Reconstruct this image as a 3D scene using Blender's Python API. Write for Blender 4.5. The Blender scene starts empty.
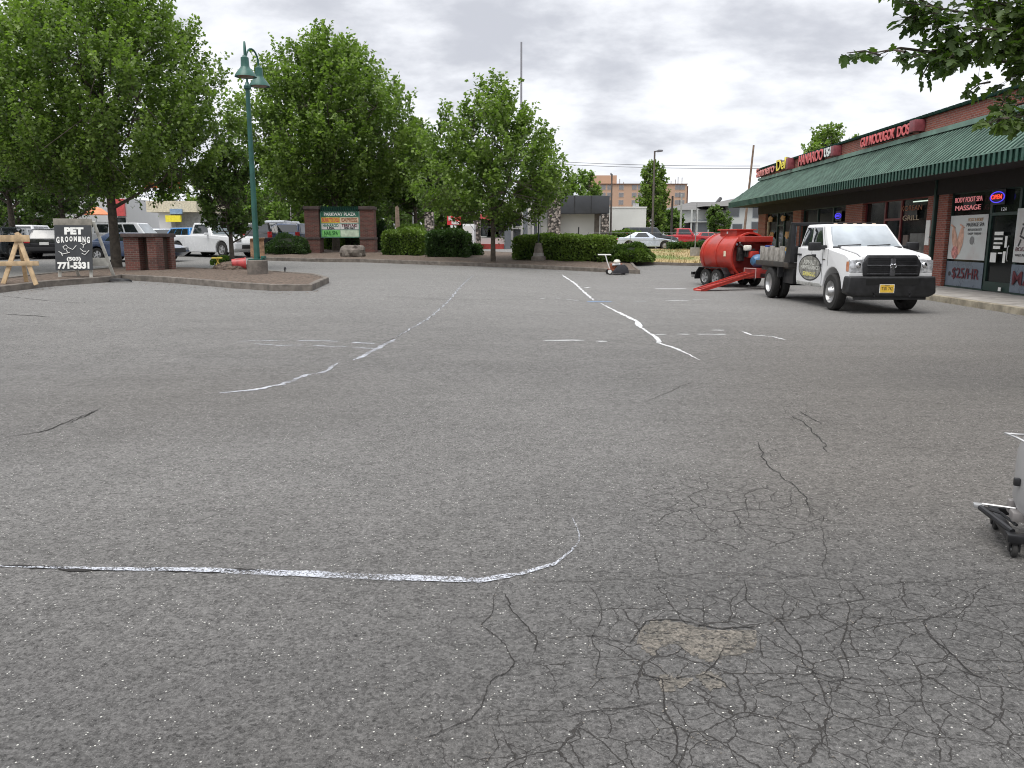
import bpy, bmesh, math, random
import numpy as np
from mathutils import Vector, Matrix
R = math.radians
random.seed(7)
rng = np.random.default_rng(7)
scene = bpy.context.scene
scene.render.engine = 'CYCLES'
scene.cycles.filter_width = 1.05
COL = scene.collection

# ------------------------------------------------------------------ camera
F_PX, EYE = 800.0, 1.6
PITCH = math.atan((384 - 238) / F_PX)
CP, SP = math.cos(PITCH), math.sin(PITCH)
cam_d = bpy.data.cameras.new('camera')
cam_d.sensor_width = 36.0
cam_d.lens = F_PX / 1024 * 36.0
cam_d.clip_start, cam_d.clip_end = 0.05, 3000
cam = bpy.data.objects.new('camera', cam_d)
COL.objects.link(cam)
cam.location = (0, 0, EYE)
cam.rotation_euler = (math.pi / 2 - PITCH, 0, 0)
scene.camera = cam

# ------------------------------------------------------------------ terrain
def S(v, a, b):
    t = np.clip((np.asarray(v, float) - a) / (b - a), 0, 1)
    return t * t * (3 - 2 * t)
def hgt(x, y):
    w = 1 - S(x, -4, 6)
    a = S(y, 8, 24) * w
    b = S(y, 26, 42)
    return 0.42 * np.maximum(a, b) + 0.30 * S(y, 30, 50)
def ray(px, py):
    u = (px - 512) / F_PX; v = (384 - py) / F_PX
    return u, CP + v * SP, -SP + v * CP
def ground(px, py, lift=0.0):
    """where the sight line to that spot of the photo meets the terrain"""
    d = ray(px, py)
    t = 0.5
    while t < 400:
        x, y, z = d[0] * t, d[1] * t, EYE + d[2] * t
        if z <= float(hgt(x, y)) + lift:
            break
        t += 0.02 + t * 0.0008
    return x, y, float(hgt(x, y))
def at_depth(px, py, y):
    d = ray(px, py); t = y / d[1]
    return d[0] * t, y, EYE + d[2] * t

# ------------------------------------------------------------------ materials
MATS = {}
def new_mat(name):
    m = bpy.data.materials.new(name); m.use_nodes = True
    nt = m.node_tree
    b = nt.nodes['Principled BSDF']
    return m, nt, b
def N(nt, t, **kw):
    n = nt.nodes.new(t)
    for k, v in kw.items():
        setattr(n, k, v)
    return n
def math_n(nt, op, a, b=None, c=None, clamp=False):
    n = N(nt, 'ShaderNodeMath', operation=op, use_clamp=clamp)
    for i, v in enumerate((a, b, c)):
        if v is None: continue
        if isinstance(v, (int, float)): n.inputs[i].default_value = v
        else: nt.links.new(v, n.inputs[i])
    return n.outputs[0]
def mixc(nt, f, a, b, mode='MIX'):
    n = N(nt, 'ShaderNodeMix', data_type='RGBA', blend_type=mode)
    for i, v in ((0, f), (6, a), (7, b)):
        if isinstance(v, (int, float)): n.inputs[i].default_value = v
        elif isinstance(v, tuple): n.inputs[i].default_value = (*v[:3], 1)
        else: nt.links.new(v, n.inputs[i])
    return n.outputs[2]
def noise(nt, vec, scale, detail=3, rough=.55):
    n = N(nt, 'ShaderNodeTexNoise'); n.inputs['Scale'].default_value = scale
    n.inputs['Detail'].default_value = detail; n.inputs['Roughness'].default_value = rough
    nt.links.new(vec, n.inputs['Vector'])
    return n
def step(nt, v, a, b):
    n = N(nt, 'ShaderNodeMapRange', interpolation_type='SMOOTHSTEP'); n.inputs[1].default_value = a; n.inputs[2].default_value = b
    nt.links.new(v, n.inputs[0]); return n.outputs[0]
def mat(name, col, rough=.6, metal=0., var=.18, vs=6., bump=0., bs=40., dirt=None, coat=0., spec=.5, emit=None):
    if name in MATS: return MATS[name]
    m, nt, b = new_mat(name)
    tc = N(nt, 'ShaderNodeTexCoord').outputs['Object']
    nz = noise(nt, tc, vs, 4)
    f = step(nt, nz.outputs[0], .3, .7)
    c = mixc(nt, f, tuple(x * (1 - var) for x in col), tuple(min(1, x * (1 + var)) for x in col))
    if dirt:
        n2 = noise(nt, tc, vs * .45, 5, .7)
        c = mixc(nt, math_n(nt, 'MULTIPLY', step(nt, n2.outputs[0], .5, .75), dirt[1]), c, dirt[0])
    nt.links.new(c, b.inputs['Base Color'])
    rr = math_n(nt, 'MULTIPLY_ADD', f, .12, max(.02, rough - .06), clamp=True)
    nt.links.new(rr, b.inputs['Roughness'])
    b.inputs['Metallic'].default_value = metal
    b.inputs['Coat Weight'].default_value = coat
    b.inputs['Coat Roughness'].default_value = .06
    b.inputs['Specular IOR Level'].default_value = spec
    if bump:
        nb = noise(nt, tc, bs, 4, .6)
        bp = N(nt, 'ShaderNodeBump'); bp.inputs['Strength'].default_value = bump; bp.inputs['Distance'].default_value = .02
        nt.links.new(nb.outputs[0], bp.inputs['Height']); nt.links.new(bp.outputs[0], b.inputs['Normal'])
    if emit:
        b.inputs['Emission Color'].default_value = (*emit[0], 1); b.inputs['Emission Strength'].default_value = emit[1]
    MATS[name] = m
    return m
def brick_mat(name, c1, c2, mortar, size=(.21, .067), stain=.5):
    m, nt, b = new_mat(name)
    tc = N(nt, 'ShaderNodeTexCoord').outputs['Object']
    sx = N(nt, 'ShaderNodeSeparateXYZ'); nt.links.new(tc, sx.inputs[0])
    cb = N(nt, 'ShaderNodeCombineXYZ')
    nt.links.new(math_n(nt, 'ADD', sx.outputs[0], sx.outputs[1]), cb.inputs[0]); nt.links.new(sx.outputs[2], cb.inputs[1])
    bt = N(nt, 'ShaderNodeTexBrick'); nt.links.new(cb.outputs[0], bt.inputs[0])
    bt.inputs['Color1'].default_value = (*c1, 1); bt.inputs['Color2'].default_value = (*c2, 1); bt.inputs['Mortar'].default_value = (*mortar, 1)
    bt.inputs['Scale'].default_value = 1; bt.inputs['Brick Width'].default_value = size[0]; bt.inputs['Row Height'].default_value = size[1]
    bt.inputs['Mortar Size'].default_value = .008; bt.inputs['Bias'].default_value = 0.0
    nz = noise(nt, tc, 1.3, 5, .7); n2 = noise(nt, tc, 30, 3)
    c = mixc(nt, math_n(nt, 'MULTIPLY', step(nt, nz.outputs[0], .45, .75), stain), bt.outputs[0], (.05, .035, .03))
    c = mixc(nt, .35, c, n2.outputs[0], 'OVERLAY')
    nt.links.new(c, b.inputs['Base Color']); b.inputs['Roughness'].default_value = .88
    bp = N(nt, 'ShaderNodeBump'); bp.inputs['Strength'].default_value = .6; bp.inputs['Distance'].default_value = .01
    nt.links.new(math_n(nt, 'SUBTRACT', math_n(nt, 'MULTIPLY', n2.outputs[0], .3), bt.outputs[1]), bp.inputs['Height']); nt.links.new(bp.outputs[0], b.inputs['Normal'])
    return m
def leaf_mat(name, dark, light, trans=.36, back=1.35):
    m, nt, b = new_mat(name)
    g = N(nt, 'ShaderNodeNewGeometry')
    tc = N(nt, 'ShaderNodeTexCoord').outputs['Object']
    nz = noise(nt, tc, .9, 2)
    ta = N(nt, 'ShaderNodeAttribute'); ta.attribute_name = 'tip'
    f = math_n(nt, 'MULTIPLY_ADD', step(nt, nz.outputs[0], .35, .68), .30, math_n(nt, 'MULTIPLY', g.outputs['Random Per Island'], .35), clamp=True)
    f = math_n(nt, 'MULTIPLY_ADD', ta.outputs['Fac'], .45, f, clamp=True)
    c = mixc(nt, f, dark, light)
    nt.links.new(c, b.inputs['Base Color']); b.inputs['Roughness'].default_value = .45
    b.inputs['Specular IOR Level'].default_value = .35
    tr = N(nt, 'ShaderNodeBsdfTranslucent')
    c2 = mixc(nt, 1., c, (back * 1.0, back * 1.25, back * .45), 'MULTIPLY'); nt.links.new(c2, tr.inputs[0])
    ms = N(nt, 'ShaderNodeMixShader'); ms.inputs[0].default_value = trans
    nt.links.new(b.outputs[0], ms.inputs[1]); nt.links.new(tr.outputs[0], ms.inputs[2])
    nt.links.new(ms.outputs[0], nt.nodes['Material Output'].inputs[0])
    return m
def glass_mat(name, col, rough=.04, spec=.8):
    return mat(name, col, rough, var=.25, vs=.9, spec=spec, coat=.6)

# ------------------------------------------------------------------ mesh helpers
class MB:
    def __init__(s): s.v = []; s.f = []
    def add(s, verts, faces):
        o = len(s.v); s.v += [tuple(p) for p in verts]; s.f += [tuple(i + o for i in f) for f in faces]; return s
    def box(s, c, d, M=None):
        x, y, z = (k / 2 for k in d)
        vs = [Vector((sx * x, sy * y, sz * z)) for sz in (-1, 1) for sx, sy in ((-1, -1), (1, -1), (1, 1), (-1, 1))]
        if M is not None: vs = [M @ v for v in vs]
        vs = [v + Vector(c) for v in vs]
        return s.add(vs, [(3, 2, 1, 0), (4, 5, 6, 7), (0, 1, 5, 4), (1, 2, 6, 5), (2, 3, 7, 6), (3, 0, 4, 7)])
    def b2(s, lo, hi):
        return s.box([(a + b) / 2 for a, b in zip(lo, hi)], [abs(b - a) for a, b in zip(lo, hi)])
    def hexa(s, lo4, hi4):
        return s.add(list(lo4) + list(hi4), [(3, 2, 1, 0), (4, 5, 6, 7), (0, 1, 5, 4), (1, 2, 6, 5), (2, 3, 7, 6), (3, 0, 4, 7)])
    def prism(s, poly, fn, a, b):
        n = len(poly)
        s.add([fn(p, a) for p in poly] + [fn(p, b) for p in poly],
              [tuple(range(n))[::-1], tuple(range(n, 2 * n))] + [(i, (i + 1) % n, (i + 1) % n + n, i + n) for i in range(n)])
        return s
    def tube(s, pts, rad, n=8, cap=True):
        pts = [Vector(p) for p in pts]
        if isinstance(rad, (int, float)): rad = [rad] * len(pts)
        o = len(s.v); up = None
        for i, p in enumerate(pts):
            d = (pts[min(i + 1, len(pts) - 1)] - pts[max(i - 1, 0)])
            d = d.normalized() if d.length > 1e-9 else Vector((0, 0, 1))
            if up is None:
                up = Vector((0, 0, 1)) if abs(d.z) < .9 else Vector((1, 0, 0))
            a = d.cross(up)
            if a.length < 1e-6: a = d.orthogonal()
            a.normalize(); b = a.cross(d).normalized(); up = b
            for k in range(n):
                t = 2 * math.pi * k / n
                s.v.append(tuple(p + (a * math.cos(t) + b * math.sin(t)) * rad[i]))
        for i in range(len(pts) - 1):
            for k in range(n):
                k2 = (k + 1) % n
                s.f.append((o + i * n + k2, o + i * n + k, o + (i + 1) * n + k, o + (i + 1) * n + k2))
        if cap:
            s.f.append(tuple(o + k for k in range(n)))
            s.f.append(tuple(o + (len(pts) - 1) * n + k for k in range(n))[::-1])
        return s
    def lathe(s, prof, c=(0, 0, 0), axis='Z', n=20, caps=True):
        """prof: (radius, height) pairs; open ends are closed when radius is 0"""
        o = len(s.v)
        for r, h in prof:
            for k in range(n):
                t = 2 * math.pi * k / n
                a, b = r * math.cos(t), r * math.sin(t)
                p = (a, b, h) if axis == 'Z' else ((h, a, b) if axis == 'X' else (b, h, a))
                s.v.append((p[0] + c[0], p[1] + c[1], p[2] + c[2]))
        for i in range(len(prof) - 1):
            for k in range(n):
                k2 = (k + 1) % n
                s.f.append((o + i * n + k, o + i * n + k2, o + (i + 1) * n + k2, o + (i + 1) * n + k))
        for i, rev in ((0, True), (len(prof) - 1, False)):
            if caps and prof[i][0] > 1e-4:
                f = tuple(o + i * n + k for k in range(n)); s.f.append(f[::-1] if rev else f)
        return s
    def sheet(s, A, B, C, D, th=.01, n=1):
        A, B, C, D = map(Vector, (A, B, C, D))
        nr = (B - A).cross(D - A).normalized() * th
        return s.hexa([A - nr, B - nr, C - nr, D - nr], [A, B, C, D])
def lerp(a, b, t): return Vector(a) * (1 - t) + Vector(b) * t
def panel(mb, q, u0, u1, v0, v1, off=.004, th=.006, inset=0):
    """a thin pane lying off proud of the quad q = bottom-left, bottom-right, top-right, top-left"""
    A, B, C, D = map(Vector, q)
    def pt(u, v): return lerp(lerp(A, B, u), lerp(D, C, u), v)
    nr = (B - A).cross(D - A).normalized()
    c = [pt(u0, v0), pt(u1, v0), pt(u1, v1), pt(u0, v1)]
    mb.hexa([p + nr * (off - th) for p in c], [p + nr * off for p in c])
def mesh_from(name, v, f, smooth=False, m=None):
    me = bpy.data.meshes.new(name); me.from_pydata(v, [], f); me.update()
    if m: me.materials.append(m)
    if smooth: me.shade_smooth()
    return me
def part(name, mb, m, parent=None, bevel=0., smooth=False, seg=2, sub=0):
    me = mesh_from(name, mb.v, mb.f, False, m)
    if bevel:
        bm = bmesh.new(); bm.from_mesh(me)
        bmesh.ops.remove_doubles(bm, verts=bm.verts, dist=1e-5)
        bmesh.ops.recalc_face_normals(bm, faces=bm.faces)
        ed = [e for e in bm.edges if len(e.link_faces) == 2 and e.calc_face_angle(0) > .35]
        try: bmesh.ops.bevel(bm, geom=ed, offset=bevel, segments=seg, profile=.6, affect='EDGES', clamp_overlap=True)
        except Exception: pass
        bm.to_mesh(me); bm.free()
    if smooth or bevel:
        me.shade_smooth()
        try: me.set_sharp_from_angle(angle=R(38))
        except Exception: pass
    o = bpy.data.objects.new(name, me); COL.objects.link(o)
    if sub:
        md = o.modifiers.new('s', 'SUBSURF'); md.levels = sub; md.render_levels = sub
    if parent: o.parent = parent
    return o
def tag(o, label=None, cat=None, group=None, kind=None):
    if label: o['label'] = label
    if cat: o['category'] = cat
    if group: o['group'] = group
    if kind: o['kind'] = kind
    return o
def thing(name, label, cat, loc=(0, 0, 0), rz=0., group=None):
    o = bpy.data.objects.new(name, None); o.empty_display_size = .2; COL.objects.link(o)
    o.location = loc; o.rotation_euler = (0, 0, rz)
    return tag(o, label, cat, group)
def struct(name, mb, m, smooth=False):
    return tag(part(name, mb, m, smooth=smooth), kind='structure')
def dup(o, parent=None):
    c = o.copy(); COL.objects.link(c); c.parent = parent
    for ch in o.children: dup(ch, c)
    return c
def text(name, s, size, right, up, org, m, parent, ext=.004, align='CENTER', sx=1., bold=0.):
    cu = bpy.data.curves.new(name, 'FONT'); cu.body = s; cu.size = size; cu.extrude = ext
    cu.align_x = align; cu.align_y = 'CENTER'; cu.offset = bold
    t_ = bpy.data.objects.new(name, cu); COL.objects.link(t_)
    bpy.context.view_layer.update()
    me = bpy.data.meshes.new_from_object(t_.evaluated_get(bpy.context.evaluated_depsgraph_get()))
    bpy.data.objects.remove(t_); bpy.data.curves.remove(cu)
    me.materials.clear(); me.materials.append(m)
    o = bpy.data.objects.new(name, me); COL.objects.link(o)
    r = Vector(right).normalized(); u = Vector(up).normalized(); n = r.cross(u)
    M = Matrix((r * sx, u, n)).transposed().to_4x4(); M.translation = Vector(org)
    o.parent = parent; o.matrix_local = M
    return o

# ------------------------------------------------------------------ common materials
white_paint = mat('white_paint', (.78, .78, .78), .38, coat=.25, var=.0)
black_plastic = mat('black_plastic', (.018, .018, .02), .5, var=.3)
black_metal = mat('black_metal', (.02, .02, .022), .4, metal=.3, var=.3)
tyre_m = mat('tyre_rubber', (.022, .021, .02), .85, var=.35, vs=12)
steel = mat('steel', (.5, .5, .5), .35, metal=.8, dirt=((.25, .2, .16), .5))
chrome = mat('chrome', (.75, .75, .76), .15, metal=1., var=.05)
glass_d = glass_mat('dark_glass', (.02, .025, .028))
glass_l = glass_mat('windscreen_glass', (.20, .23, .25), .06)
tail_red = mat('tail_light_red', (.5, .02, .02), .2, coat=.5)
lamp_clear = mat('lamp_lens', (.55, .56, .58), .12, metal=.3, coat=1., var=.4, vs=14)
amber = mat('amber_lens', (.60, .24, .12), .2, coat=.6)
concrete = mat('concrete', (.32, .30, .275), .9, var=.2, vs=3, bump=.4, bs=60, dirt=((.12, .11, .09), .6))
dark_conc = mat('dark_concrete', (.16, .14, .12), .9, var=.3, vs=5, bump=.5, bs=40, dirt=((.06, .05, .045), .7))
mulch = mat('mulch', (.115, .085, .065), .95, var=.5, vs=14, bump=1., bs=45, dirt=((.22, .17, .12), .5))
bark = mat('bark', (.085, .07, .055), .95, var=.35, vs=7, bump=.9, bs=25)
brick_wall = brick_mat('facade_brick', (.30, .085, .055), (.20, .055, .04), (.26, .2, .17), stain=.25)
brick_old = brick_mat('old_brick', (.165, .058, .044), (.09, .036, .029), (.15, .12, .10), stain=.6)
# ------------------------------------------------------------------ sky and light
w = bpy.data.worlds.new('World'); scene.world = w; w.use_nodes = True
nt = w.node_tree
bg = nt.nodes['Background']
SUN_EL, SUN_AZ = R(68), R(215)
sky = N(nt, 'ShaderNodeTexSky'); sky.sky_type = 'NISHITA'; sky.sun_disc = False
sky.sun_elevation = SUN_EL; sky.sun_rotation = SUN_AZ
tc = N(nt, 'ShaderNodeTexCoord').outputs['Generated']
sx = N(nt, 'ShaderNodeSeparateXYZ'); nt.links.new(tc, sx.inputs[0])
zz = math_n(nt, 'MAXIMUM', sx.outputs[2], 0.0)
den = math_n(nt, 'ADD', zz, .34)
cb = N(nt, 'ShaderNodeCombineXYZ')
nt.links.new(math_n(nt, 'DIVIDE', sx.outputs[0], den), cb.inputs[0])
nt.links.new(math_n(nt, 'DIVIDE', sx.outputs[1], den), cb.inputs[1])
cb.inputs[2].default_value = 3.7
mp = N(nt, 'ShaderNodeMapping'); nt.links.new(cb.outputs[0], mp.inputs[0]); mp.inputs['Location'].default_value = (-3.5, -2, 0); mp.inputs['Scale'].default_value = (.8, 1.0, 1)
n1 = noise(nt, mp.outputs[0], 1.9, 6, .5); n1.inputs['Distortion'].default_value = .25
n2 = noise(nt, mp.outputs[0], 4.6, 7, .58)
n3 = noise(nt, mp.outputs[0], .9, 3, .5)
mass = math_n(nt, 'MULTIPLY_ADD', n2.outputs[0], .42, math_n(nt, 'MULTIPLY', n1.outputs[0], .65))
mass = math_n(nt, 'MULTIPLY_ADD', n3.outputs[0], .3, mass)
lowband = step(nt, sx.outputs[2], .0, .22)
grey = step(nt, mass, .62, .80)
edge = step(nt, mass, .53, .64)
bright = mixc(nt, lowband, (6.0, 6.08, 6.25), (7.3, 7.32, 7.4))
mid = mixc(nt, lowband, (5.4, 5.52, 5.82), (5.7, 5.8, 6.05))
darkc = (3.35, 3.45, 3.78)
c = mixc(nt, edge, bright, mid)
c = mixc(nt, grey, c, darkc)
# an overcast sky grows brighter towards the zenith (CIE overcast distribution)
gain = math_n(nt, 'MULTIPLY_ADD', step(nt, sx.outputs[2], .35, .95), .75, 1.0)
c = mixc(nt, 1., c, gain, 'MULTIPLY')
c = mixc(nt, .97, sky.outputs[0], c)
nt.links.new(c, bg.inputs[0]); bg.inputs[1].default_value = .115
sd = bpy.data.lights.new('sun', 'SUN'); sd.energy = 1.4; sd.angle = R(38); sd.color = (1, .96, .9)
so = bpy.data.objects.new('sun', sd); COL.objects.link(so)
dv = Vector((math.cos(SUN_EL) * math.sin(SUN_AZ), math.cos(SUN_EL) * math.cos(SUN_AZ), math.sin(SUN_EL)))
so.rotation_euler = dv.to_track_quat('Z', 'Y').to_euler(); so.location = (0, 0, 40)
vs = scene.view_settings
scene.display_settings.display_device = 'sRGB'
vs.view_transform = 'Standard'; vs.look = 'None'; vs.exposure = 0.72; vs.gamma = 1; vs.use_curve_mapping = False

# ------------------------------------------------------------------ asphalt lot
m, nt, b = new_mat('asphalt')
tc = N(nt, 'ShaderNodeTexCoord').outputs['Object']
def attr(n):
    a = N(nt, 'ShaderNodeAttribute'); a.attribute_name = n; return a.outputs['Fac']
big = noise(nt, tc, .22, 4, .6); med = noise(nt, tc, 1.6, 5, .62); fine = noise(nt, tc, 48, 5, .78); grit = noise(nt, tc, 170, 2, .8)
c = mixc(nt, step(nt, big.outputs[0], .35, .65), (.164, .159, .153), (.190, .184, .176))
c = mixc(nt, math_n(nt, 'MULTIPLY', step(nt, med.outputs[0], .42, .68), .40), c, (.134, .131, .124))
c = mixc(nt, math_n(nt, 'MULTIPLY', attr('brown'), .55), c, (.158, .144, .128))
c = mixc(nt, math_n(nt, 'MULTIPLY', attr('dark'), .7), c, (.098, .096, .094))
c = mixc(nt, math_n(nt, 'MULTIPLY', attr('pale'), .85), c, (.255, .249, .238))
f1 = step(nt, fine.outputs[0], .32, .68); f2 = step(nt, grit.outputs[0], .34, .66)
vst = N(nt, 'ShaderNodeTexVoronoi'); vst.inputs['Scale'].default_value = 85; nt.links.new(tc, vst.inputs['Vector'])
sst = N(nt, 'ShaderNodeSeparateColor'); nt.links.new(vst.outputs['Color'], sst.inputs[0])
clump = noise(nt, tc, 13, 4, .65)
tex = math_n(nt, 'MULTIPLY_ADD', f1, .52, math_n(nt, 'MULTIPLY_ADD', f2, .36, .04))
tex = math_n(nt, 'MULTIPLY_ADD', sst.outputs[0], .48, tex)
tex = math_n(nt, 'MULTIPLY_ADD', step(nt, clump.outputs[0], .35, .65), .22, tex)
c = mixc(nt, 1., c, tex, 'MULTIPLY')
smp = N(nt, 'ShaderNodeMapping'); smp.inputs['Scale'].default_value = (.22, 1.5, 1); smp.inputs['Rotation'].default_value = (0, 0, .12); nt.links.new(tc, smp.inputs[0])
sm1 = noise(nt, smp.outputs[0], 1.1, 5, .6); st1 = noise(nt, tc, .75, 4, .7)
c = mixc(nt, 1., c, math_n(nt, 'MULTIPLY_ADD', step(nt, sm1.outputs[0], .36, .64), .07, .965), 'MULTIPLY')
c = mixc(nt, math_n(nt, 'MULTIPLY', step(nt, st1.outputs[0], .62, .76), .22), c, (.075, .070, .066))
def specks(scale, thr, seed):
    vm = N(nt, 'ShaderNodeMapping'); vm.inputs['Location'].default_value = (seed, seed * 2.1, seed * .3); nt.links.new(tc, vm.inputs[0])
    v = N(nt, 'ShaderNodeTexVoronoi'); v.inputs['Scale'].default_value = scale; nt.links.new(vm.outputs[0], v.inputs['Vector'])
    s3 = N(nt, 'ShaderNodeSeparateColor'); nt.links.new(v.outputs['Color'], s3.inputs[0])
    pick = math_n(nt, 'GREATER_THAN', math_n(nt, 'MULTIPLY_ADD', attr('speck'), .05, s3.outputs[0]), thr)
    near = math_n(nt, 'LESS_THAN', v.outputs['Distance'], math_n(nt, 'MULTIPLY_ADD', s3.outputs[1], .23, .10))
    return math_n(nt, 'MULTIPLY', pick, near), s3.outputs[2]
sp1, r1 = specks(84, .925, 1.3)
sp2, r2 = specks(150, .88, 7.7)
c = mixc(nt, math_n(nt, 'MULTIPLY', sp1, math_n(nt, 'MULTIPLY_ADD', r1, .8, .25)), c, (.66, .65, .60))
c = mixc(nt, math_n(nt, 'MULTIPLY', sp2, math_n(nt, 'MULTIPLY_ADD', r2, .6, .15)), c, (.45, .44, .41))
# alligator cracking: warped cells, only where the 'crack' attribute says the surface has failed
wn = noise(nt, tc, 3.2, 5, .65)
wv = N(nt, 'ShaderNodeVectorMath', operation='SCALE'); nt.links.new(wn.outputs[1], wv.inputs[0]); wv.inputs['Scale'].default_value = .14
wa = N(nt, 'ShaderNodeVectorMath', operation='ADD'); nt.links.new(tc, wa.inputs[0]); nt.links.new(wv.outputs[0], wa.inputs[1])
def cells(scale):
    v = N(nt, 'ShaderNodeTexVoronoi', feature='DISTANCE_TO_EDGE', voronoi_dimensions='2D'); v.inputs['Scale'].default_value = scale
    v.inputs['Randomness'].default_value = 1; nt.links.new(wa.outputs[0], v.inputs['Vector'])
    return math_n(nt, 'DIVIDE', v.outputs['Distance'], scale)
wid = noise(nt, tc, 5, 4, .7)
cr = attr('crack')
def crack(scale, w0, lo, hi):
    d = cells(scale)
    on = step(nt, math_n(nt, 'MULTIPLY_ADD', wid.outputs[0], .9, cr), lo, hi)
    wd = math_n(nt, 'MULTIPLY', on, w0)
    q = math_n(nt, 'SUBTRACT', 1., math_n(nt, 'DIVIDE', d, math_n(nt, 'ADD', wd, .00005)), clamp=True)
    return math_n(nt, 'MULTIPLY', math_n(nt, 'MULTIPLY', q, 2.2, clamp=True), on)
ck = math_n(nt, 'MAXIMUM', crack(3.4, .0034, .96, 1.25), crack(7.5, .0022, .93, 1.3))
c = mixc(nt, math_n(nt, 'MULTIPLY', ck, .85, clamp=True), c, (.036, .033, .030))
nt.links.new(c, b.inputs['Base Color']); b.inputs['Roughness'].default_value = .9; b.inputs['Specular IOR Level'].default_value = .25
hh = math_n(nt, 'MULTIPLY_ADD', f1, .35, math_n(nt, 'MULTIPLY', f2, .25))
hh = math_n(nt, 'SUBTRACT', hh, math_n(nt, 'MULTIPLY', ck, 2.2))
bp = N(nt, 'ShaderNodeBump'); bp.inputs['Strength'].default_value = .8; bp.inputs['Distance'].default_value = .007
nt.links.new(hh, bp.inputs['Height']); nt.links.new(bp.outputs[0], b.inputs['Normal'])
asphalt = m

def axis(lo, hi, a, b_, st, grow=1.13):
    mid = list(np.arange(a, b_ + 1e-6, st)); up = []; s_, v_ = st, b_
    while v_ < hi: s_ = s_ * grow; v_ += s_; up.append(v_)
    dn = []; s_, v_ = st, a
    while v_ > lo: s_ *= grow; v_ -= s_; dn.append(v_)
    return np.array(dn[::-1] + mid + up)
xs = axis(-900, 900, -7, 7, .1); ys = axis(-120, 1500, 1, 12, .1, 1.06)
X, Y = np.meshgrid(xs, ys)
Z = hgt(X, Y)
Vn = np.stack([X.ravel(), Y.ravel(), Z.ravel()], 1)
nx, ny = len(xs), len(ys)
i = (np.arange(ny - 1)[:, None] * nx + np.arange(nx - 1)[None]).ravel()
Fq = np.stack([i, i + 1, i + nx + 1, i + nx], 1)
def np_mesh(name, V, Fc, m, smooth=False):
    me = bpy.data.meshes.new(name); k = Fc.shape[1]
    me.vertices.add(len(V)); me.vertices.foreach_set('co', np.ascontiguousarray(V, np.float32).ravel())
    me.loops.add(Fc.size); me.loops.foreach_set('vertex_index', np.ascontiguousarray(Fc, np.int32).ravel())
    me.polygons.add(len(Fc)); me.polygons.foreach_set('loop_start', np.arange(0, Fc.size, k, dtype=np.int32))
    try: me.polygons.foreach_set('loop_total', np.full(len(Fc), k, np.int32))
    except Exception: pass
    me.update(calc_edges=True); me.validate(); me.materials.append(m)
    if smooth: me.shade_smooth()
    return me
me = np_mesh('parking_lot', Vn, Fq, asphalt, True)
def blob(cx, cy, rx, ry, rot=0.):
    a, c_, s_ = R(rot), math.cos(R(rot)), math.sin(R(rot))
    u = (X - cx) * c_ + (Y - cy) * s_; v = -(X - cx) * s_ + (Y - cy) * c_
    return np.clip(1.25 - np.sqrt((u / rx) ** 2 + (v / ry) ** 2), 0, 1)
crackf = np.maximum.reduce([blob(1.5, 2.9, 2.3, 1.25), blob(.55, 2.0, 1.5, 1.0), blob(3.2, 3.4, 1.6, .8), blob(1.3, 4.6, 1.3, 1.5, -20) * .85, blob(1.9, 6.0, 1.0, 1.6, -10) * .62, blob(2.7, 7.2, .8, 1.8, 10) * .7, blob(3.1, 6.1, .5, .5) * .7])
brown = np.clip(S(X / np.maximum(Y, 1), .12, .42) * S(Y, 2.5, 5) * (1 - S(Y, 14, 24)) + blob(-.4, 2.2, .9, .5) * .4 + blob(-3.5, 8.0, 2.2, 2.0) * .4, 0, 1)
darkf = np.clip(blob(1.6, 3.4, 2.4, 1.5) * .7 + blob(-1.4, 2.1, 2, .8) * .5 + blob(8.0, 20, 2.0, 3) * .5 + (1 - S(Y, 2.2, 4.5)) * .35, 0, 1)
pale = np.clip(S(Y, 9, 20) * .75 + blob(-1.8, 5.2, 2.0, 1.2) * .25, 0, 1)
speck = np.clip(S(Y, 2.5, 4.2) * (1 - S(Y, 9, 15)) * (1 - S(X, 1.2, 3.0)) + blob(-.8, 4.6, 1.8, 1.2) * .4, 0, 1)
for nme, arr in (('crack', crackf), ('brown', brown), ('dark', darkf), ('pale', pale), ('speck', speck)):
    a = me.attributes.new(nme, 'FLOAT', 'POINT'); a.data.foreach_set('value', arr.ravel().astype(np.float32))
lot = bpy.data.objects.new('parking_lot', me); COL.objects.link(lot); tag(lot, kind='structure')

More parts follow.
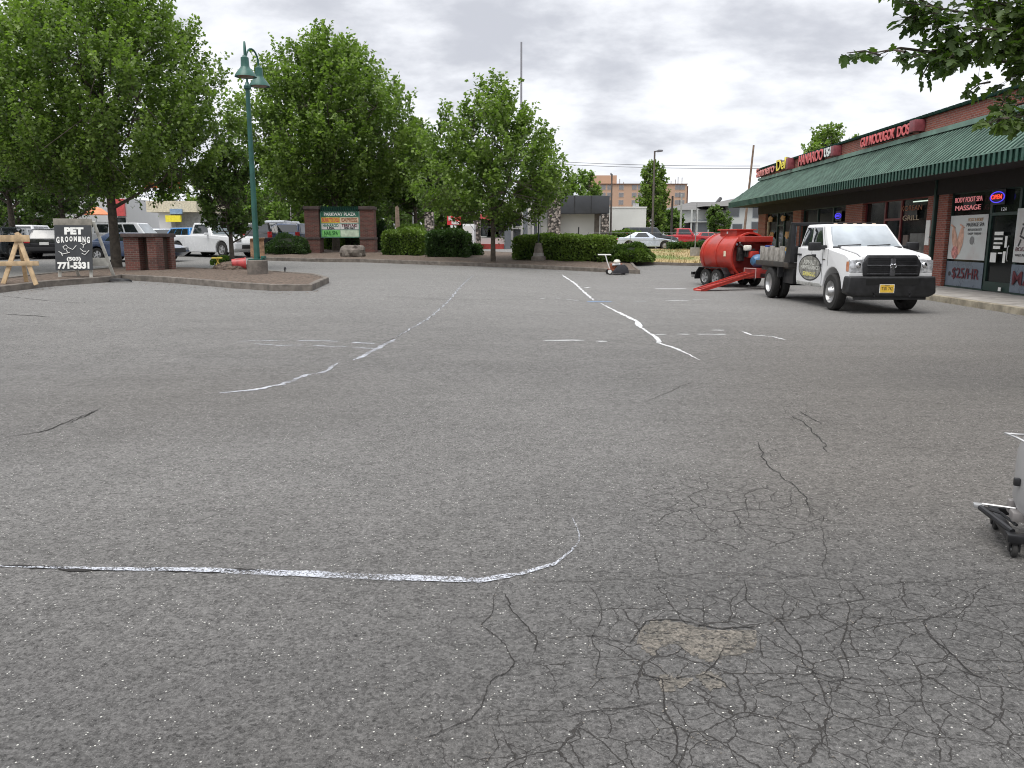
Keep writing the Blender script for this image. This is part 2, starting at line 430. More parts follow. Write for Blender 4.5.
# ribbons that lie on the lot: cracks and paint, traced as ground positions
def ribbon(mb, pts, wd, lift, jit=.25, sub=.04, taper=True):
    P_ = [Vector(p) for p in pts]; L = [0]
    for a, b_ in zip(P_, P_[1:]): L.append(L[-1] + (b_ - a).length)
    n = max(3, int(L[-1] / sub)); out = []
    for k in range(n + 1):
        d = L[-1] * k / n; j = 0
        while j < len(L) - 2 and L[j + 1] < d: j += 1
        t = (d - L[j]) / max(1e-6, L[j + 1] - L[j]); out.append(P_[j].lerp(P_[j + 1], t))
    ph = [random.uniform(0, 6.28) for _ in range(4)]; am = min(.013, L[-1] * .012) * jit * 2
    for k in range(1, n):
        dd = L[-1] * k / n; wv = am * (math.sin(dd * 9 + ph[0]) + .7 * math.sin(dd * 23 + ph[1])); wu = am * (math.sin(dd * 11 + ph[2]) + .7 * math.sin(dd * 27 + ph[3]))
        out[k] = out[k] + Vector((wv, wu, 0))
    for k in range(1, n):
        out[k] = out[k] + Vector((random.gauss(0, 1), random.gauss(0, 1), 0)) * sub * jit * .35
    vs_, fs_ = [], []; wr = 1
    for k, p in enumerate(out):
        d = (out[min(k + 1, n)] - out[max(k - 1, 0)]).normalized(); s_ = Vector((-d.y, d.x, 0))
        wr = wr * .6 + .4 * random.uniform(1 - jit * 2.2, 1 + jit * 2.2)
        ww = wd[int(k / (n + 1) * len(wd))] if isinstance(wd, (list, tuple)) else wd
        ww *= max(.15, wr) * (min(1, .25 + 6 * min(k, n - k) / n) if taper else 1)
        for sg in (-1, 1):
            q = p + s_ * sg * ww / 2; vs_.append((q.x, q.y, float(hgt(q.x, q.y)) + lift))
    for k in range(n): fs_.append((2 * k, 2 * k + 2, 2 * k + 3, 2 * k + 1)[::-1])
    mb.add(vs_, fs_)
def px_line(pts): return [ground(*p) for p in pts]
def crop3(l): return [(400 + a * .6094, 480 + b_ * .6094) for a, b_ in l]
crack_m = mat('crack_shadow', (.020, .018, .016), .95, var=.3, vs=20)
cracks = [
 ([(180,170),(300,172),(380,165),(455,160),(540,155),(620,160),(700,165),(790,172),(900,170),(1010,152)], .006),
 ([(165,172),(150,205),(135,245),(180,275),(190,300),(150,330),(130,370),(120,400),(60,418),(0,442)], .008),
 ([(120,398),(180,405),(260,400),(300,385),(380,372),(440,368)], .006),
 ([(380,272),(392,250),(405,233),(440,232),(485,240),(530,248),(590,241)], .016),
 ([(565,165),(570,200),(620,232),(650,270),(658,300),(690,322),(740,326)], .009),
 ([(725,196),(738,215),(733,245),(725,275),(735,318)], .010),
 ([(860,232),(872,262),(912,292),(938,322),(1004,346)], .011),
 ([(725,232),(790,228),(860,232),(935,212),(1024,202)], .007),
 ([(235,262),(320,258),(352,268),(384,272)], .008),
 ([(384,300),(400,322),(428,330),(440,378),(450,410),(452,450),(440,473)], .011),
 ([(452,408),(480,428),(530,450)], .008),
 ([(384,328),(440,332),(500,322),(520,300),(532,278),(590,286),(650,288)], .008),
 ([(500,322),(530,335),(545,352)], .012),
 ([(545,352),(600,342),(690,332),(740,326),(800,338)], .006),
 ([(380,98),(418,112),(422,150),(450,162)], .006),
 ([(310,350),(328,330),(384,326)], .006),
 ([(700,330),(705,360),(700,420),(710,470)], .005),
 ([(310,172),(330,215),(318,262),(330,290),(322,330)], .006),
 ([(495,196),(500,240)], .006), ([(655,200),(640,225),(620,232)], .006),
 ([(640,20),(690,60),(700,110),(690,140),(700,165)], .006),
 ([(560,165),(500,196),(455,200),(400,215),(384,250)], .004),
 ([(740,236),(800,245),(860,262)], .006), ([(735,318),(800,335),(880,330),(912,292)], .005),
 ([(940,322),(1024,310)], .005), ([(150,405),(160,440),(140,473)], .005), ([(620,400),(650,440),(640,473)], .005),
]
cmb = MB()
for l, wd in cracks: ribbon(cmb, px_line(crop3(l)), wd * .45, .004, jit=.42, sub=.012)
for l, wd in (([(500,592),(515,615),(540,640),(532,662)], .006), ([(10,437),(40,433),(62,425),(100,409)], .02), ([(68,424),(95,412)], .03),
              ([(640,300+105),(690,383),(760,388),(850,398),(1000,408)], .010), ([(430,372),(560,374),(660,381)], .008),
              ([(755,440),(770,470),(800,490),(812,520)], .010), ([(790,415),(812,430),(830,455)], .014), ([(800,412),(822,425)], .016),
              ([(365,352),(395,338),(430,318),(448,302),(474,275)], .022), ([(380,296),(430,299),(470,297)], .02), ([(0,314),(50,317)], .05), ([(0,296),(60,302),(90,303)], .03),
              ([(385,300),(480,300),(560,300),(640,303),(760,302)], .02), ([(960,300),(1024,318)], .02), ([(945,326),(1000,332)], .012)):
    ribbon(cmb, px_line(l), wd * .6, .004, jit=.45, sub=max(.02, wd * 1.5))
o = part('pavement_crack', cmb, crack_m, lot)

# broken patch: the lower course shows where the surface has spalled
pm, nt, b = new_mat('spalled_base')
tcp = N(nt, 'ShaderNodeTexCoord').outputs['Object']
a1 = noise(nt, tcp, 60, 4, .7); a2 = noise(nt, tcp, 9, 4, .6)
c = mixc(nt, step(nt, a2.outputs[0], .35, .65), (.105, .097, .084), (.158, .142, .120))
c = mixc(nt, 1., c, math_n(nt, 'MULTIPLY_ADD', step(nt, a1.outputs[0], .3, .7), 1.1, .4), 'MULTIPLY')
nt.links.new(c, b.inputs['Base Color']); b.inputs['Roughness'].default_value = .95
bp = N(nt, 'ShaderNodeBump'); bp.inputs['Strength'].default_value = .8; bp.inputs['Distance'].default_value = .006
nt.links.new(a1.outputs[0], bp.inputs['Height']); nt.links.new(bp.outputs[0], b.inputs['Normal'])
a3 = noise(nt, tcp, 26, 6, .75); kp = step(nt, a3.outputs[0], .40, .47)
tr = N(nt, 'ShaderNodeBsdfTransparent'); ms = N(nt, 'ShaderNodeMixShader'); nt.links.new(kp, ms.inputs[0]); nt.links.new(tr.outputs[0], ms.inputs[1]); nt.links.new(b.outputs[0], ms.inputs[2]); nt.links.new(ms.outputs[0], nt.nodes['Material Output'].inputs[0])
def patch(name, pts, m_, lift, parent=lot):
    ps = []
    for k, p in enumerate(pts):
        q = pts[(k + 1) % len(pts)]
        for t in np.linspace(0, 1, 10)[:-1]:
            ps.append((p[0] * (1 - t) + q[0] * t + random.uniform(-1, 1) * 1.1, p[1] * (1 - t) + q[1] * t + random.uniform(-1, 1) * .8))
    g = [ground(*p) for p in ps]
    return part(name, MB().add([(x, y, z + lift) for x, y, z in g], [tuple(range(len(g)))[::-1]]), m_, parent)
def cr8(l): return [(600 + a / 5.12, 600 + b_ / 5.12) for a, b_ in l]
for l in ([(185,235),(210,160),(270,110),(400,120),(510,150),(600,165),(790,158),(805,190),(800,240),(780,280),(640,300),(560,330),(470,290),(370,225),(300,262)],
          [(305,400),(420,400),(480,415),(400,470),(330,490),(305,450)], [(490,395),(560,368),(620,410),(650,450),(560,475)], [(200,245),(290,262),(270,300),(240,280)]):
    patch('spalled_patch', cr8(l), pm, .0025)

# paint
pw, nt, b = new_mat('worn_paint')
tcw = N(nt, 'ShaderNodeTexCoord').outputs['Object']
a1 = noise(nt, tcw, 95, 4, .8); a2 = noise(nt, tcw, 3.5, 3, .6)
keep = step(nt, math_n(nt, 'MULTIPLY_ADD', a2.outputs[0], .35, a1.outputs[0]), .62, .74)
b.inputs['Base Color'].default_value = (.50, .52, .57, 1); b.inputs['Roughness'].default_value = .7
tr = N(nt, 'ShaderNodeBsdfTransparent'); ms = N(nt, 'ShaderNodeMixShader'); nt.links.new(keep, ms.inputs[0])
nt.links.new(tr.outputs[0], ms.inputs[1]); nt.links.new(b.outputs[0], ms.inputs[2]); nt.links.new(ms.outputs[0], nt.nodes['Material Output'].inputs[0])
fresh, nt, b = new_mat('fresh_paint')
tcw = N(nt, 'ShaderNodeTexCoord').outputs['Object']
a1 = noise(nt, tcw, 60, 4, .8); a2 = noise(nt, tcw, 2.5, 3, .6)
keep = step(nt, math_n(nt, 'MULTIPLY_ADD', a2.outputs[0], .35, a1.outputs[0]), .55, .64)
nt.links.new(mixc(nt, step(nt, a1.outputs[0], .4, .7), (.55, .55, .55), (.78, .79, .80)), b.inputs['Base Color']); b.inputs['Roughness'].default_value = .7
tr = N(nt, 'ShaderNodeBsdfTransparent'); ms = N(nt, 'ShaderNodeMixShader'); nt.links.new(keep, ms.inputs[0])
nt.links.new(tr.outputs[0], ms.inputs[1]); nt.links.new(b.outputs[0], ms.inputs[2]); nt.links.new(ms.outputs[0], nt.nodes['Material Output'].inputs[0])
blue_dash = mat('blue_paint', (.12, .20, .33), .6, var=.3, vs=25)
def paint(l, wd, m_, jit=.2, sub=.05, lift=.006):
    mb = MB(); ribbon(mb, px_line(l), wd, lift, jit=jit, sub=sub)
    return part('painted_line', mb, m_, lot)
paint([(0,567),(60,569),(200,571),(300,575),(400,579),(480,582),(520,576),(555,565),(572,552),(579,542),(577,528),(571,516)],
      [.028,.03,.036,.044,.054,.062,.066,.066,.062,.05,.03,.015,.010,.008], pw, .12, .03)
mb = MB(); ribbon(mb, px_line([(0,567.5),(60,569.5),(150,571),(230,572.5),(320,576)]), .022, .005, jit=.45, sub=.02); part('pavement_crack', mb, crack_m, lot)
def c5(l): return [(540 + a / 5.12, 230 + b_ / 5.12) for a, b_ in l]
paint(c5([(110,228),(180,275),(210,305),(275,362)]), .085, fresh, .3, .1)
paint(c5([(310,376),(390,418),(490,465),(510,495),(560,530),(600,555),(610,580),(700,610),(820,668)]), [.062,.06,.075,.085,.062,.055,.066,.06,.05], fresh, .25, .06)
paint(c5([(498,472),(512,498)]), .11, fresh, .2, .05)
for l in ([(15,567),(230,567)], [(285,572),(345,572)], [(640,362),(762,362)], [(590,537),(650,535)], [(700,535),(770,536)], [(800,535),(955,536)], [(875,515),(945,515)],
          [(80,350),(105,350)], [(135,358),(200,362)], [(185,290),(215,290)], [(228,298),(260,293)], [(0,352),(30,354)]):
    paint(c5(l), .07, fresh, .3, .06)
paint(c5([(588,302),(750,302)]), .22, fresh, .1, .1); paint(c5([(470,366),(545,366)]), .06, pw, .2); paint(c5([(780,357),(870,357)]), .05, pw, .2)
paint(c5([(240,368),(370,368)]), .16, blue_dash, .3)
def c7(l): return [(640 + a / 2.667, 300 + b_ / 2.667) for a, b_ in l]
paint(c7([(270,84),(300,95),(350,98),(390,108)]), .05, fresh, .3)
def c2(l): return [(a / 2.56, 270 + b_ / 2.56) for a, b_ in l]
paint(c2([(560,317),(650,308),(720,295),(780,272),(830,262),(865,240)]), .07, pw, .4, .04)
paint(c2([(600,313),(660,306),(730,292)]), .025, fresh, .45, .04)
paint([(395,338),(430,318),(448,302),(474,275)], .035, pw, .4, .05)
paint(c2([(905,232),(930,222),(970,200),(1010,178)]), .07, pw, .3, .06)
for l in ([(600,184),(740,181)], [(760,182),(870,184)], [(650,190),(700,193)], [(700,195),(780,193)], [(800,195),(890,198)], [(900,200),(965,202)], [(900,186),(960,190)]):
    paint(c2(l), .05, pw, .35, .05)

# crumbs broken loose along the cracks
g_ = np.random.default_rng(5); cv, cf = [], []
ico = [(1, 0, -.7), (-1, 0, -.7), (0, 0, 1), (0, 1, 0), (0, -1, 0)]; icf = [(0, 3, 2), (3, 1, 2), (1, 4, 2), (4, 0, 2)]
crk = [px_line(crop3(l)) for l, _w in cracks]
for k in range(520):
    if k < 300:
        l = crk[g_.integers(len(crk))]; j = g_.integers(len(l) - 1); t = g_.random(); x = l[j][0] * (1 - t) + l[j + 1][0] * t + g_.normal(0, .02); y = l[j][1] * (1 - t) + l[j + 1][1] * t + g_.normal(0, .02)
    elif k < 420: x, y = .72 + g_.normal(0, .18), 2.9 + g_.normal(0, .14)
    else: x, y = g_.uniform(-3, 4), g_.uniform(1.8, 8)
    r_ = g_.uniform(.0015, .0045); a_ = g_.random() * 6.28; o_ = len(cv)
    for p in ico: cv.append((x + r_ * (p[0] * math.cos(a_) - p[1] * math.sin(a_)), y + r_ * (p[0] * math.sin(a_) + p[1] * math.cos(a_)) * .8, float(hgt(x, y)) + .004 + r_ * .6 * p[2]))
    cf += [tuple(q + o_ for q in f) for f in icf]
o = part('asphalt_crumbs', MB().add(cv, cf), mat('crumb_grey', (.20, .18, .155), .95, var=.5, vs=30)); tag(o, 'loose asphalt crumbs scattered along the cracks', 'gravel', kind='stuff')
# blown leaf litter and grit along the kerbs
lv, lf_ = [], []
for k in range(340):
    px_ = g_.uniform(0, 330); base_y = np.interp(px_, [0, 47, 109, 122, 171, 234, 273, 312, 330], [294, 288, 283.5, 281.5, 284.5, 290, 292.5, 292.5, 284])
    if k % 3 == 0: px_ = g_.uniform(270, 640); base_y = np.interp(px_, [270, 365, 440, 520, 640], [262.8, 264, 267.2, 270, 276.5])
    x, y, z = ground(px_, base_y + abs(g_.normal(0, 1.2)) + .3); r_ = g_.uniform(.012, .04); a_ = g_.random() * 6.28; o_ = len(lv)
    for p in ((1, 0), (0, .5), (-1, 0), (0, -.5)): lv.append((x + r_ * (p[0] * math.cos(a_) - p[1] * math.sin(a_)), y + r_ * (p[0] * math.sin(a_) + p[1] * math.cos(a_)), z + .006 + .01 * g_.random()))
    lf_.append((o_, o_ + 1, o_ + 2, o_ + 3))
o = part('leaf_litter', MB().add(lv, lf_), mat('litter_brown', (.12, .08, .045), .9, var=.5, vs=20)); tag(o, 'dry leaf litter and grit blown against the kerbs', 'leaf litter', kind='stuff')
# ------------------------------------------------------------------ shop building
AZ = R(2.324)
N0, S0 = 12.1, 46.9
def bw(n, s): return (n * math.cos(AZ) + s * math.sin(AZ), -n * math.sin(AZ) + s * math.cos(AZ))
def fit(o, width):
    n = len(o.data.vertices); a = np.empty(n * 3, np.float32); o.data.vertices.foreach_get('co', a)
    w_ = a[0::3].max() - a[0::3].min(); a[0::3] *= width / max(1e-4, w_); o.data.vertices.foreach_set('co', a); o.data.update()
# pavement in front of the shops
bx, by = bw(N0, S0)
def L(n, s, z): return (n - N0, s - S0, z)
def bpart(name, mb, m, parent, **k): return part(name, mb, m, parent, **k)
def LB(mb, n0, n1, s0, s1, z0, z1): return mb.b2(L(n0, s0, z0), L(n1, s1, z1))
mb = MB(); ys_ = list(np.arange(4, 49.5, 1.5))
for a_, b_ in zip(ys_, ys_[1:]): LB(mb, 10.22, 12.35, a_ + .006, b_ - .006, -.3, .15)
walk = part('pavement', mb, concrete, None, bevel=.006); walk.location = (bx, by, 0); walk.rotation_euler = (0, 0, -AZ); tag(walk, kind='structure')
mb = MB()
for a_, b_ in zip(np.arange(4, 49, 3.), np.arange(7, 52, 3.)): LB(mb, 10.03, 10.215, a_ + .004, min(b_, 49) - .004, -.3, .148)
kerb_y = mat('kerb_concrete', (.30, .265, .20), .9, var=.3, vs=4, bump=.4, dirt=((.10, .085, .06), .7))
k_ = part('kerb', mb, kerb_y, walk, bevel=.012)

mall = thing('shop_building', 'long single storey brick shop building with green ribbed awning', 'shop building', (bx, by, .15), -AZ)
Zb = -.15   # local z of the parking level, root stands on the pavement
def Lz(mb, n0, n1, s0, s1, z0, z1): return mb.b2((n0 - N0, s0 - S0, z0 - .15), (n1 - N0, s1 - S0, z1 - .15))
S_END = 5.0
mb = MB()
piers = [(46.9, 45.4), (40.45, 39.2), (33.5, 31.75), (26.45, 25.95), (25.75, 25.15), (18.4, 17.5), (11.2, 10.4), (6.2, S_END)]
for a_, b_ in piers: Lz(mb, 12.1, 12.5, b_, a_, .15, 2.95)
Lz(mb, 12.102, 12.5, S_END, 46.9, 2.95, 5.36)          # wall above the openings, up to the parapet
Lz(mb, 12.5, 24, 46.6, 46.898, .15, 5.36)
Lz(mb, 12.5, 24, S_END, S_END + .3, .15, 5.36)
bpart('wall', mb, brick_wall, mall)
mb = MB(); Lz(mb, 12.7, 23.9, S_END + .35, 46.55, 5.0, 5.15); bpart('roof', mb, dark_conc, mall)
green = mat('awning_green', (.007, .030, .021), .8, var=.25, vs=1.2, spec=.15)
seam_lit = mat('awning_seam_highlight', (.105, .165, .132), .7, var=.3, vs=2, spec=.2)  # sky highlight along the ribs put into a lighter green
green_l = mat('flashing_green', (.14, .24, .19), .5, var=.25, vs=2)
green_d = mat('frame_green', (.012, .035, .028), .45, var=.2)
# parapet coping of small green tiles
mb = MB()
for s_ in np.arange(S_END, 46.9, .42):
    Lz(mb, 12.0, 12.58, s_ + .02, min(46.95, s_ + .36), 5.36, 5.46)
Lz(mb, 12.03, 12.55, S_END, 46.93, 5.362, 5.41)
bpart('coping', mb, green, mall, bevel=.015)
# pier base course
for a_, b_ in piers[:3] + piers[5:]:
    mb = MB(); Lz(mb, 12.07, 12.2, b_ + .0, a_ - .0, .16, .42); bpart('plinth', mb, brick_old, mall)
# awning: ribbed sheet down a slope, hipped round the far end
zt, zb_, nT, nB = 4.74, 3.60, 12.06, 10.7
per = .235; ss = np.arange(S_END - .1, 46.9 + 1.4 + 1e-6, per / 8)
vsr, fsr = [], []
def rib(s_): return .006 * abs(math.sin(math.pi * s_ / per)) ** .6
sl = math.hypot(zt - zb_, nT - nB); nn = ((zt - zb_) / sl * -1, (nT - nB) / sl)   # outward normal in (n, z)
for s_ in ss:
    top_n, top_z = nT, zt
    if s_ > 46.9:                                    # the hip cuts the slope short
        t = (s_ - 46.9) / 1.4
        top_n, top_z = nT + (nB - nT) * t, zt + (zb_ - zt) * t
    r_ = rib(s_)
    for n_, z_ in ((top_n, top_z), (nB, zb_)):
        vsr.append((n_ + nn[0] * r_ - N0, s_ - S0, z_ + nn[1] * r_ - .15))
for k in range(len(ss) - 1): fsr.append((2 * k, 2 * k + 2, 2 * k + 3, 2 * k + 1))
mb = MB().add(vsr, fsr)
# hip end
es = np.arange(nB, 13.6, per / 8); v2, f2_ = [], []
for n_ in es:
    t = max(0, (nT - n_) / (nT - nB)); r_ = rib(n_)
    ts, tz = (46.9 + 1.4 * t, zt + (zb_ - zt) * t)
    v2.append((n_ - N0, ts - S0, tz - .15 + r_)); v2.append((n_ - N0, 48.3 + r_ * .6 - S0, zb_ - .15 + r_ * .6))
for k in range(len(es) - 1): f2_.append((2 * k, 2 * k + 1, 2 * k + 3, 2 * k + 2))
mb.add(v2, f2_)
awn = bpart('awning', mb, green, mall, smooth=False)
sm = MB(); vm = MB(); Ns = int((46.9 + 1.35 - S_END) / per)
for k in range(Ns):
    s_ = S_END + (k + .5) * per
    t = max(0, (s_ - 46.9) / 1.4); tn, tz_ = nT + (nB - nT) * t, zt + (zb_ - zt) * t
    h0, h1 = -.01, .020
    lo4 = [(nB + nn[0] * h0 - N0, s_ - .05 - S0, zb_ + nn[1] * h0 - .15), (tn + nn[0] * h0 - N0, s_ - .05 - S0, tz_ + nn[1] * h0 - .15), (tn + nn[0] * h0 - N0, s_ + .05 - S0, tz_ + nn[1] * h0 - .15), (nB + nn[0] * h0 - N0, s_ + .05 - S0, zb_ + nn[1] * h0 - .15)]
    hi4 = [(p[0] + nn[0] * (h1 - h0), p[1] + (.01 if j < 2 else -.01), p[2] + nn[1] * (h1 - h0)) for j, p in enumerate(lo4)]
    sm.hexa(lo4, hi4)
    vm.b2((nB - .04 - N0, s_ - .05 - S0, 3.31 - .15), (nB - .02 - N0, s_ + .05 - S0, zb_ - .15))
bpart('awning_seams', sm, seam_lit, awn); bpart('valance_ribs', vm, mat('valance_green', (.028, .085, .062), .5, var=.25), awn)
# valance of upright corrugations and its pale green lip
mb = MB(); v3, f3 = [], []
for k, s_ in enumerate(ss):
    r_ = rib(s_) * .8
    for z_ in (zb_ + .01, 3.34 - (.05 if (k // 8) % 2 else .0) * 0): v3.append((nB - r_ - N0, s_ - S0, z_ - .15))
for k in range(len(ss) - 1): f3.append((2 * k, 2 * k + 1, 2 * k + 3, 2 * k + 2))
mb.add(v3, f3)
v3, f3 = [], []
for n_ in es:
    r_ = rib(n_) * .8
    for z_ in (zb_ + .01, 3.34): v3.append((n_ - N0, 48.3 + r_ - S0, z_ - .15))
for k in range(len(es) - 1): f3.append((2 * k, 2 * k + 1, 2 * k + 3, 2 * k + 2))
mb.add(v3, f3); bpart('valance', mb, green, mall)
mb = MB(); Lz(mb, 10.66, 10.70, S_END, 48.34, 3.60, 3.63)
Lz(mb, 11.98, 12.1, S_END, 46.95, 4.75, 4.90); bpart('flashing', mb, green_l, mall)
soff_shade = mat('soffit_header_shade', (.016, .012, .011), .9)
mb = MB(); Lz(mb, 10.74, 12.1, S_END, 48.25, 3.36, 3.40); Lz(mb, 12.06, 12.102, S_END, 46.9, 2.90, 3.36); bpart('soffit_header_shade', mb, soff_shade, mall)  # awning underside and strip over the brick header: deep shade put into the colour
# downspout between two piers
mb = MB(); Lz(mb, 12.02, 12.14, 25.8, 25.92, .16, 3.36); Lz(mb, 11.99, 12.1, 25.77, 25.95, 1.6, 1.66); bpart('downspout', mb, green_d, mall, bevel=.01)

red_frame = mat('frame_red', (.13, .018, .02), .45)
glass_shop = mat('shop_glass', (.012, .014, .014), .05, var=.3, vs=.7, spec=.16)
wall_dark = mat('interior_dark', (.012, .012, .012), .9)
tan = mat('carved_wood', (.42, .22, .08), .6, var=.35, vs=9)
def opening(a_, b_, bays, fm, sill=0., glass_z=2.75, nglass=12.27):
    """a_ far edge, b_ near edge along the facade; bays: list of (width share, 'door' or 'window')"""
    tot = sum(x[0] for x in bays); s_ = a_
    for share, kind in bays:
        wd = (a_ - b_) * share / tot; s1, s0 = s_, s_ - wd
        f = MB(); t = .055
        z0 = .17 if kind == 'door' else .17 + sill
        if kind != 'door' and sill: Lz(f, 12.2, 12.4, s0, s1, .15, .17 + sill)
        Lz(f, 12.22, 12.36, s0, s0 + t, z0, 2.95); Lz(f, 12.22, 12.36, s1 - t, s1, z0, 2.95)
        Lz(f, 12.22, 12.36, s0 + t, s1 - t, z0, z0 + (.25 if kind == 'door' else .08)); Lz(f, 12.22, 12.36, s0 + t, s1 - t, 2.87, 2.95)
        if kind == 'door': Lz(f, 12.22, 12.36, s0 + t, s1 - t, 2.2, 2.28)
        fo = bpart('door' if kind == 'door' else 'window', f, fm, mall)
        g = MB(); Lz(g, nglass, nglass + .012, s0 + t, s1 - t, z0 + .08, 2.87); bpart('pane', g, glass_shop, fo)
        if kind == 'door':
            h = MB(); h.tube([L(12.16, s0 + .2, .85), L(12.13, s0 + .2, .9), L(12.13, s0 + .2, 1.2), L(12.16, s0 + .2, 1.25)], .014, 6)
            bpart('handle', h, steel, fo)
        s_ = s0
opening(45.4, 40.45, [(1.6, 'window'), (1., 'door'), (1.6, 'window')], green_d, .35)
opening(39.2, 33.5, [(1.5, 'window'), (1.5, 'window'), (1.3, 'window')], green_d, .6)
opening(31.75, 26.45, [(1.9, 'window'), (1.4, 'door'), (2.3, 'window')], red_frame, .3)
opening(25.15, 18.4, [(2.2, 'window'), (1.35, 'door'), (3.2, 'window')], green_d, .02)
opening(17.5, 11.2, [(2, 'window'), (1., 'door'), (2, 'window')], green_d, .35)
opening(10.4, 6.2, [(2, 'window'), (1., 'door')], green_d, .35)

# wall signs: letters with depth on a dark raceway
let_red = mat('sign_letter_red', (.62, .10, .10), .4, var=.1)
let_pink = mat('sign_letter_pink', (.68, .22, .20), .4, var=.1)
let_yel = mat('sign_letter_yellow', (.85, .72, .05), .4, var=.1)
let_wht = mat('sign_letter_white', (.72, .76, .74), .4, var=.1)
let_dk = mat('sign_return_dark', (.03, .008, .008), .5)
maroon = mat('sign_box_maroon', (.22, .05, .06), .5, var=.2)
SR, SU = (0, -1, 0), (0, 0, 1)
def wall_sign(label, s_mid, z_mid, words, back, back_m, box, cat='shop sign'):
    x, y = bw(N0, s_mid); r = thing('shop_sign', label, cat, (x, y, z_mid), -AZ, 'letter signs above the awning')
    mb = MB(); mb.b2((-.11, back[0], back[1]), (-.03, back[2], back[3])); part('raceway', mb, back_m, r)
    for s, size, off, zo, wdt, m_, up in words:
        o = text('lettering', s, size, (0, -1, up), SU, (-.24, -off, zo), m_, r, ext=.012, bold=.012); fit(o, wdt)
        d = text('lettering_return', s, size, (0, -1, up), SU, (-.17, -off, zo), let_dk, r, ext=.055, bold=.02); fit(d, wdt)
    mb = MB(); mb.b2((-.34, box[0], box[1]), (-.01, box[2], box[3])); part('transformer_box', mb, maroon, r, bevel=.01)
    return r
wall_sign('red and yellow letter sign ending in Deli above the far awning end', 44.0, 5.17,
          [('Sunnero', .66, -1.2, .0, 3.7, let_pink, .02), ('Deli', .74, 1.9, .06, 1.9, let_yel, .02)], (-2.9, -.38, 3.1, -.28), black_plastic, (-3.35, -.26, -2.98, .26))
wall_sign('red and white letter sign reading HANAROO USA over the middle shop', 36.9, 5.12,
          [('HANAROO', .62, -.75, 0, 3.3, let_red, 0), ('USA', .5, 1.55, .02, .95, let_wht, 0)], (-2.1, -.26, 2.1, -.2), black_plastic, (-2.5, -.2, -2.15, .2))
wall_sign('long dark red letter sign over the shop behind the white truck', 29.7, 5.1,
          [('GUI MOOUGOK', .46, -.62, .0, 3.0, let_red, 0), ('DOS', .46, 1.55, .0, .95, let_red, 0)], (-2.1, -.30, 2.1, -.2), let_dk, (-2.62, -.14, -2.2, .22))
mb = MB(); mb.b2((-.2, 44.0 - 44.0 - .3, .1), (-.1, .3, .5))

# window dressing of the massage shop (near openings)
def wpos(n, s, z):
    x, y = bw(n, s); return (x, y, z)
poster_m, nt, b = new_mat('poster_print')
tc = N(nt, 'ShaderNodeTexCoord').outputs['Object']
vv = N(nt, 'ShaderNodeTexVoronoi'); vv.inputs['Scale'].default_value = 5; nt.links.new(tc, vv.inputs['Vector'])
nz = noise(nt, tc, 1.2, 3)
c = mixc(nt, math_n(nt, 'MULTIPLY', step(nt, nz.outputs[0], .45, .7), .5), (.55, .57, .56), (.46, .38, .36))
c = mixc(nt, math_n(nt, 'LESS_THAN', vv.outputs['Distance'], .10), c, (.40, .36, .36))
nt.links.new(c, b.inputs['Base Color']); b.inputs['Roughness'].default_value = .35
lower_m = mat('window_film_grey', (.13, .16, .20), .3, var=.15, vs=2)
txt_red = mat('text_dark_red', (.10, .008, .018), .5); txt_blk = mat('text_black', (.03, .03, .035), .5)
txt_wht = mat('text_white', (.75, .75, .75), .5); skin = mat('poster_skin_tone', (.58, .34, .25), .5, var=.3, vs=5)
paper = mat('paper', (.75, .75, .72), .6, var=.05)
def film(name, label, cat, s_mid, z0, s0, s1, z1, m_, group=None):
    r = thing(name, label, cat, wpos(12.2, s_mid, z0), -AZ, group)
    mb = MB(); mb.b2((0, s0 - s_mid, 0), (.012, s1 - s_mid, z1 - z0)); part('sheet', mb, m_, r); return r
p1 = film('window_poster', 'pale massage poster with a pair of feet, left of the glass door', 'poster', 24.1, .98, 23.02, 25.08, 2.25, poster_m)
for k, (yy, tilt) in enumerate(((.62, .16), (.30, -.05))):
    v = []
    for t in np.linspace(0, 2 * math.pi, 22)[:-1]:
        rr = .17 + .04 * math.cos(2 * t)
        v.append((-.006, yy + rr * math.cos(t) * .8 + tilt * math.sin(t), .55 + .42 * math.sin(t)))
    part('foot_picture', MB().add(v, [tuple(range(len(v)))]), skin, p1)
    for q in range(5): part('toe_picture', MB().lathe([(.0, 0), (.034 - q * .003, .0), (.034 - q * .003, .003), (0, .003)], (-.012, yy + tilt + .11 - q * .055, 1.0 - q * .02), 'X', 10), skin, p1)
part('flower_picture', MB().lathe([(.0, 0), (.19, .0), (.19, .004), (0, .004)], (-.016, .55, .2), 'X', 14), mat('poster_rose', (.5, .2, .18), .5, var=.5, vs=12), p1)
for s, z, sz, wd, m_ in (('FOOT & BODY', 1.13, .13, .8, tan), ('MASSAGE SPA', .99, .15, .95, txt_blk), ('REFLEXOLOGY', .85, .09, .75, txt_blk), ('DEEP TISSUE', .74, .08, .7, txt_blk)):
    fit(text('lettering', s, sz, SR, SU, (-.01, -.45, z), m_, p1, ext=.002), wd)
part('dark_flower_picture', MB().lathe([(.0, 0), (.12, .0), (.12, .004), (0, .004)], (-.012, -.35, .55), 'X', 9), mat('poster_grey', (.2, .2, .2), .5), p1)
p2 = film('window_film', 'grey window film with the price 25 dollars per hour', 'window sign', 24.1, .2, 23.02, 25.08, .92, lower_m)
fit(text('lettering', '$25/HR', .42, SR, SU, (-.016, -.15, .37), txt_red, p2, ext=.003, bold=.004), 1.5)
part('footprint_picture', MB().lathe([(.0, 0), (.07, .0), (.07, .003), (0, .003)], (-.012, .75, .35), 'X', 9), txt_blk, p2)
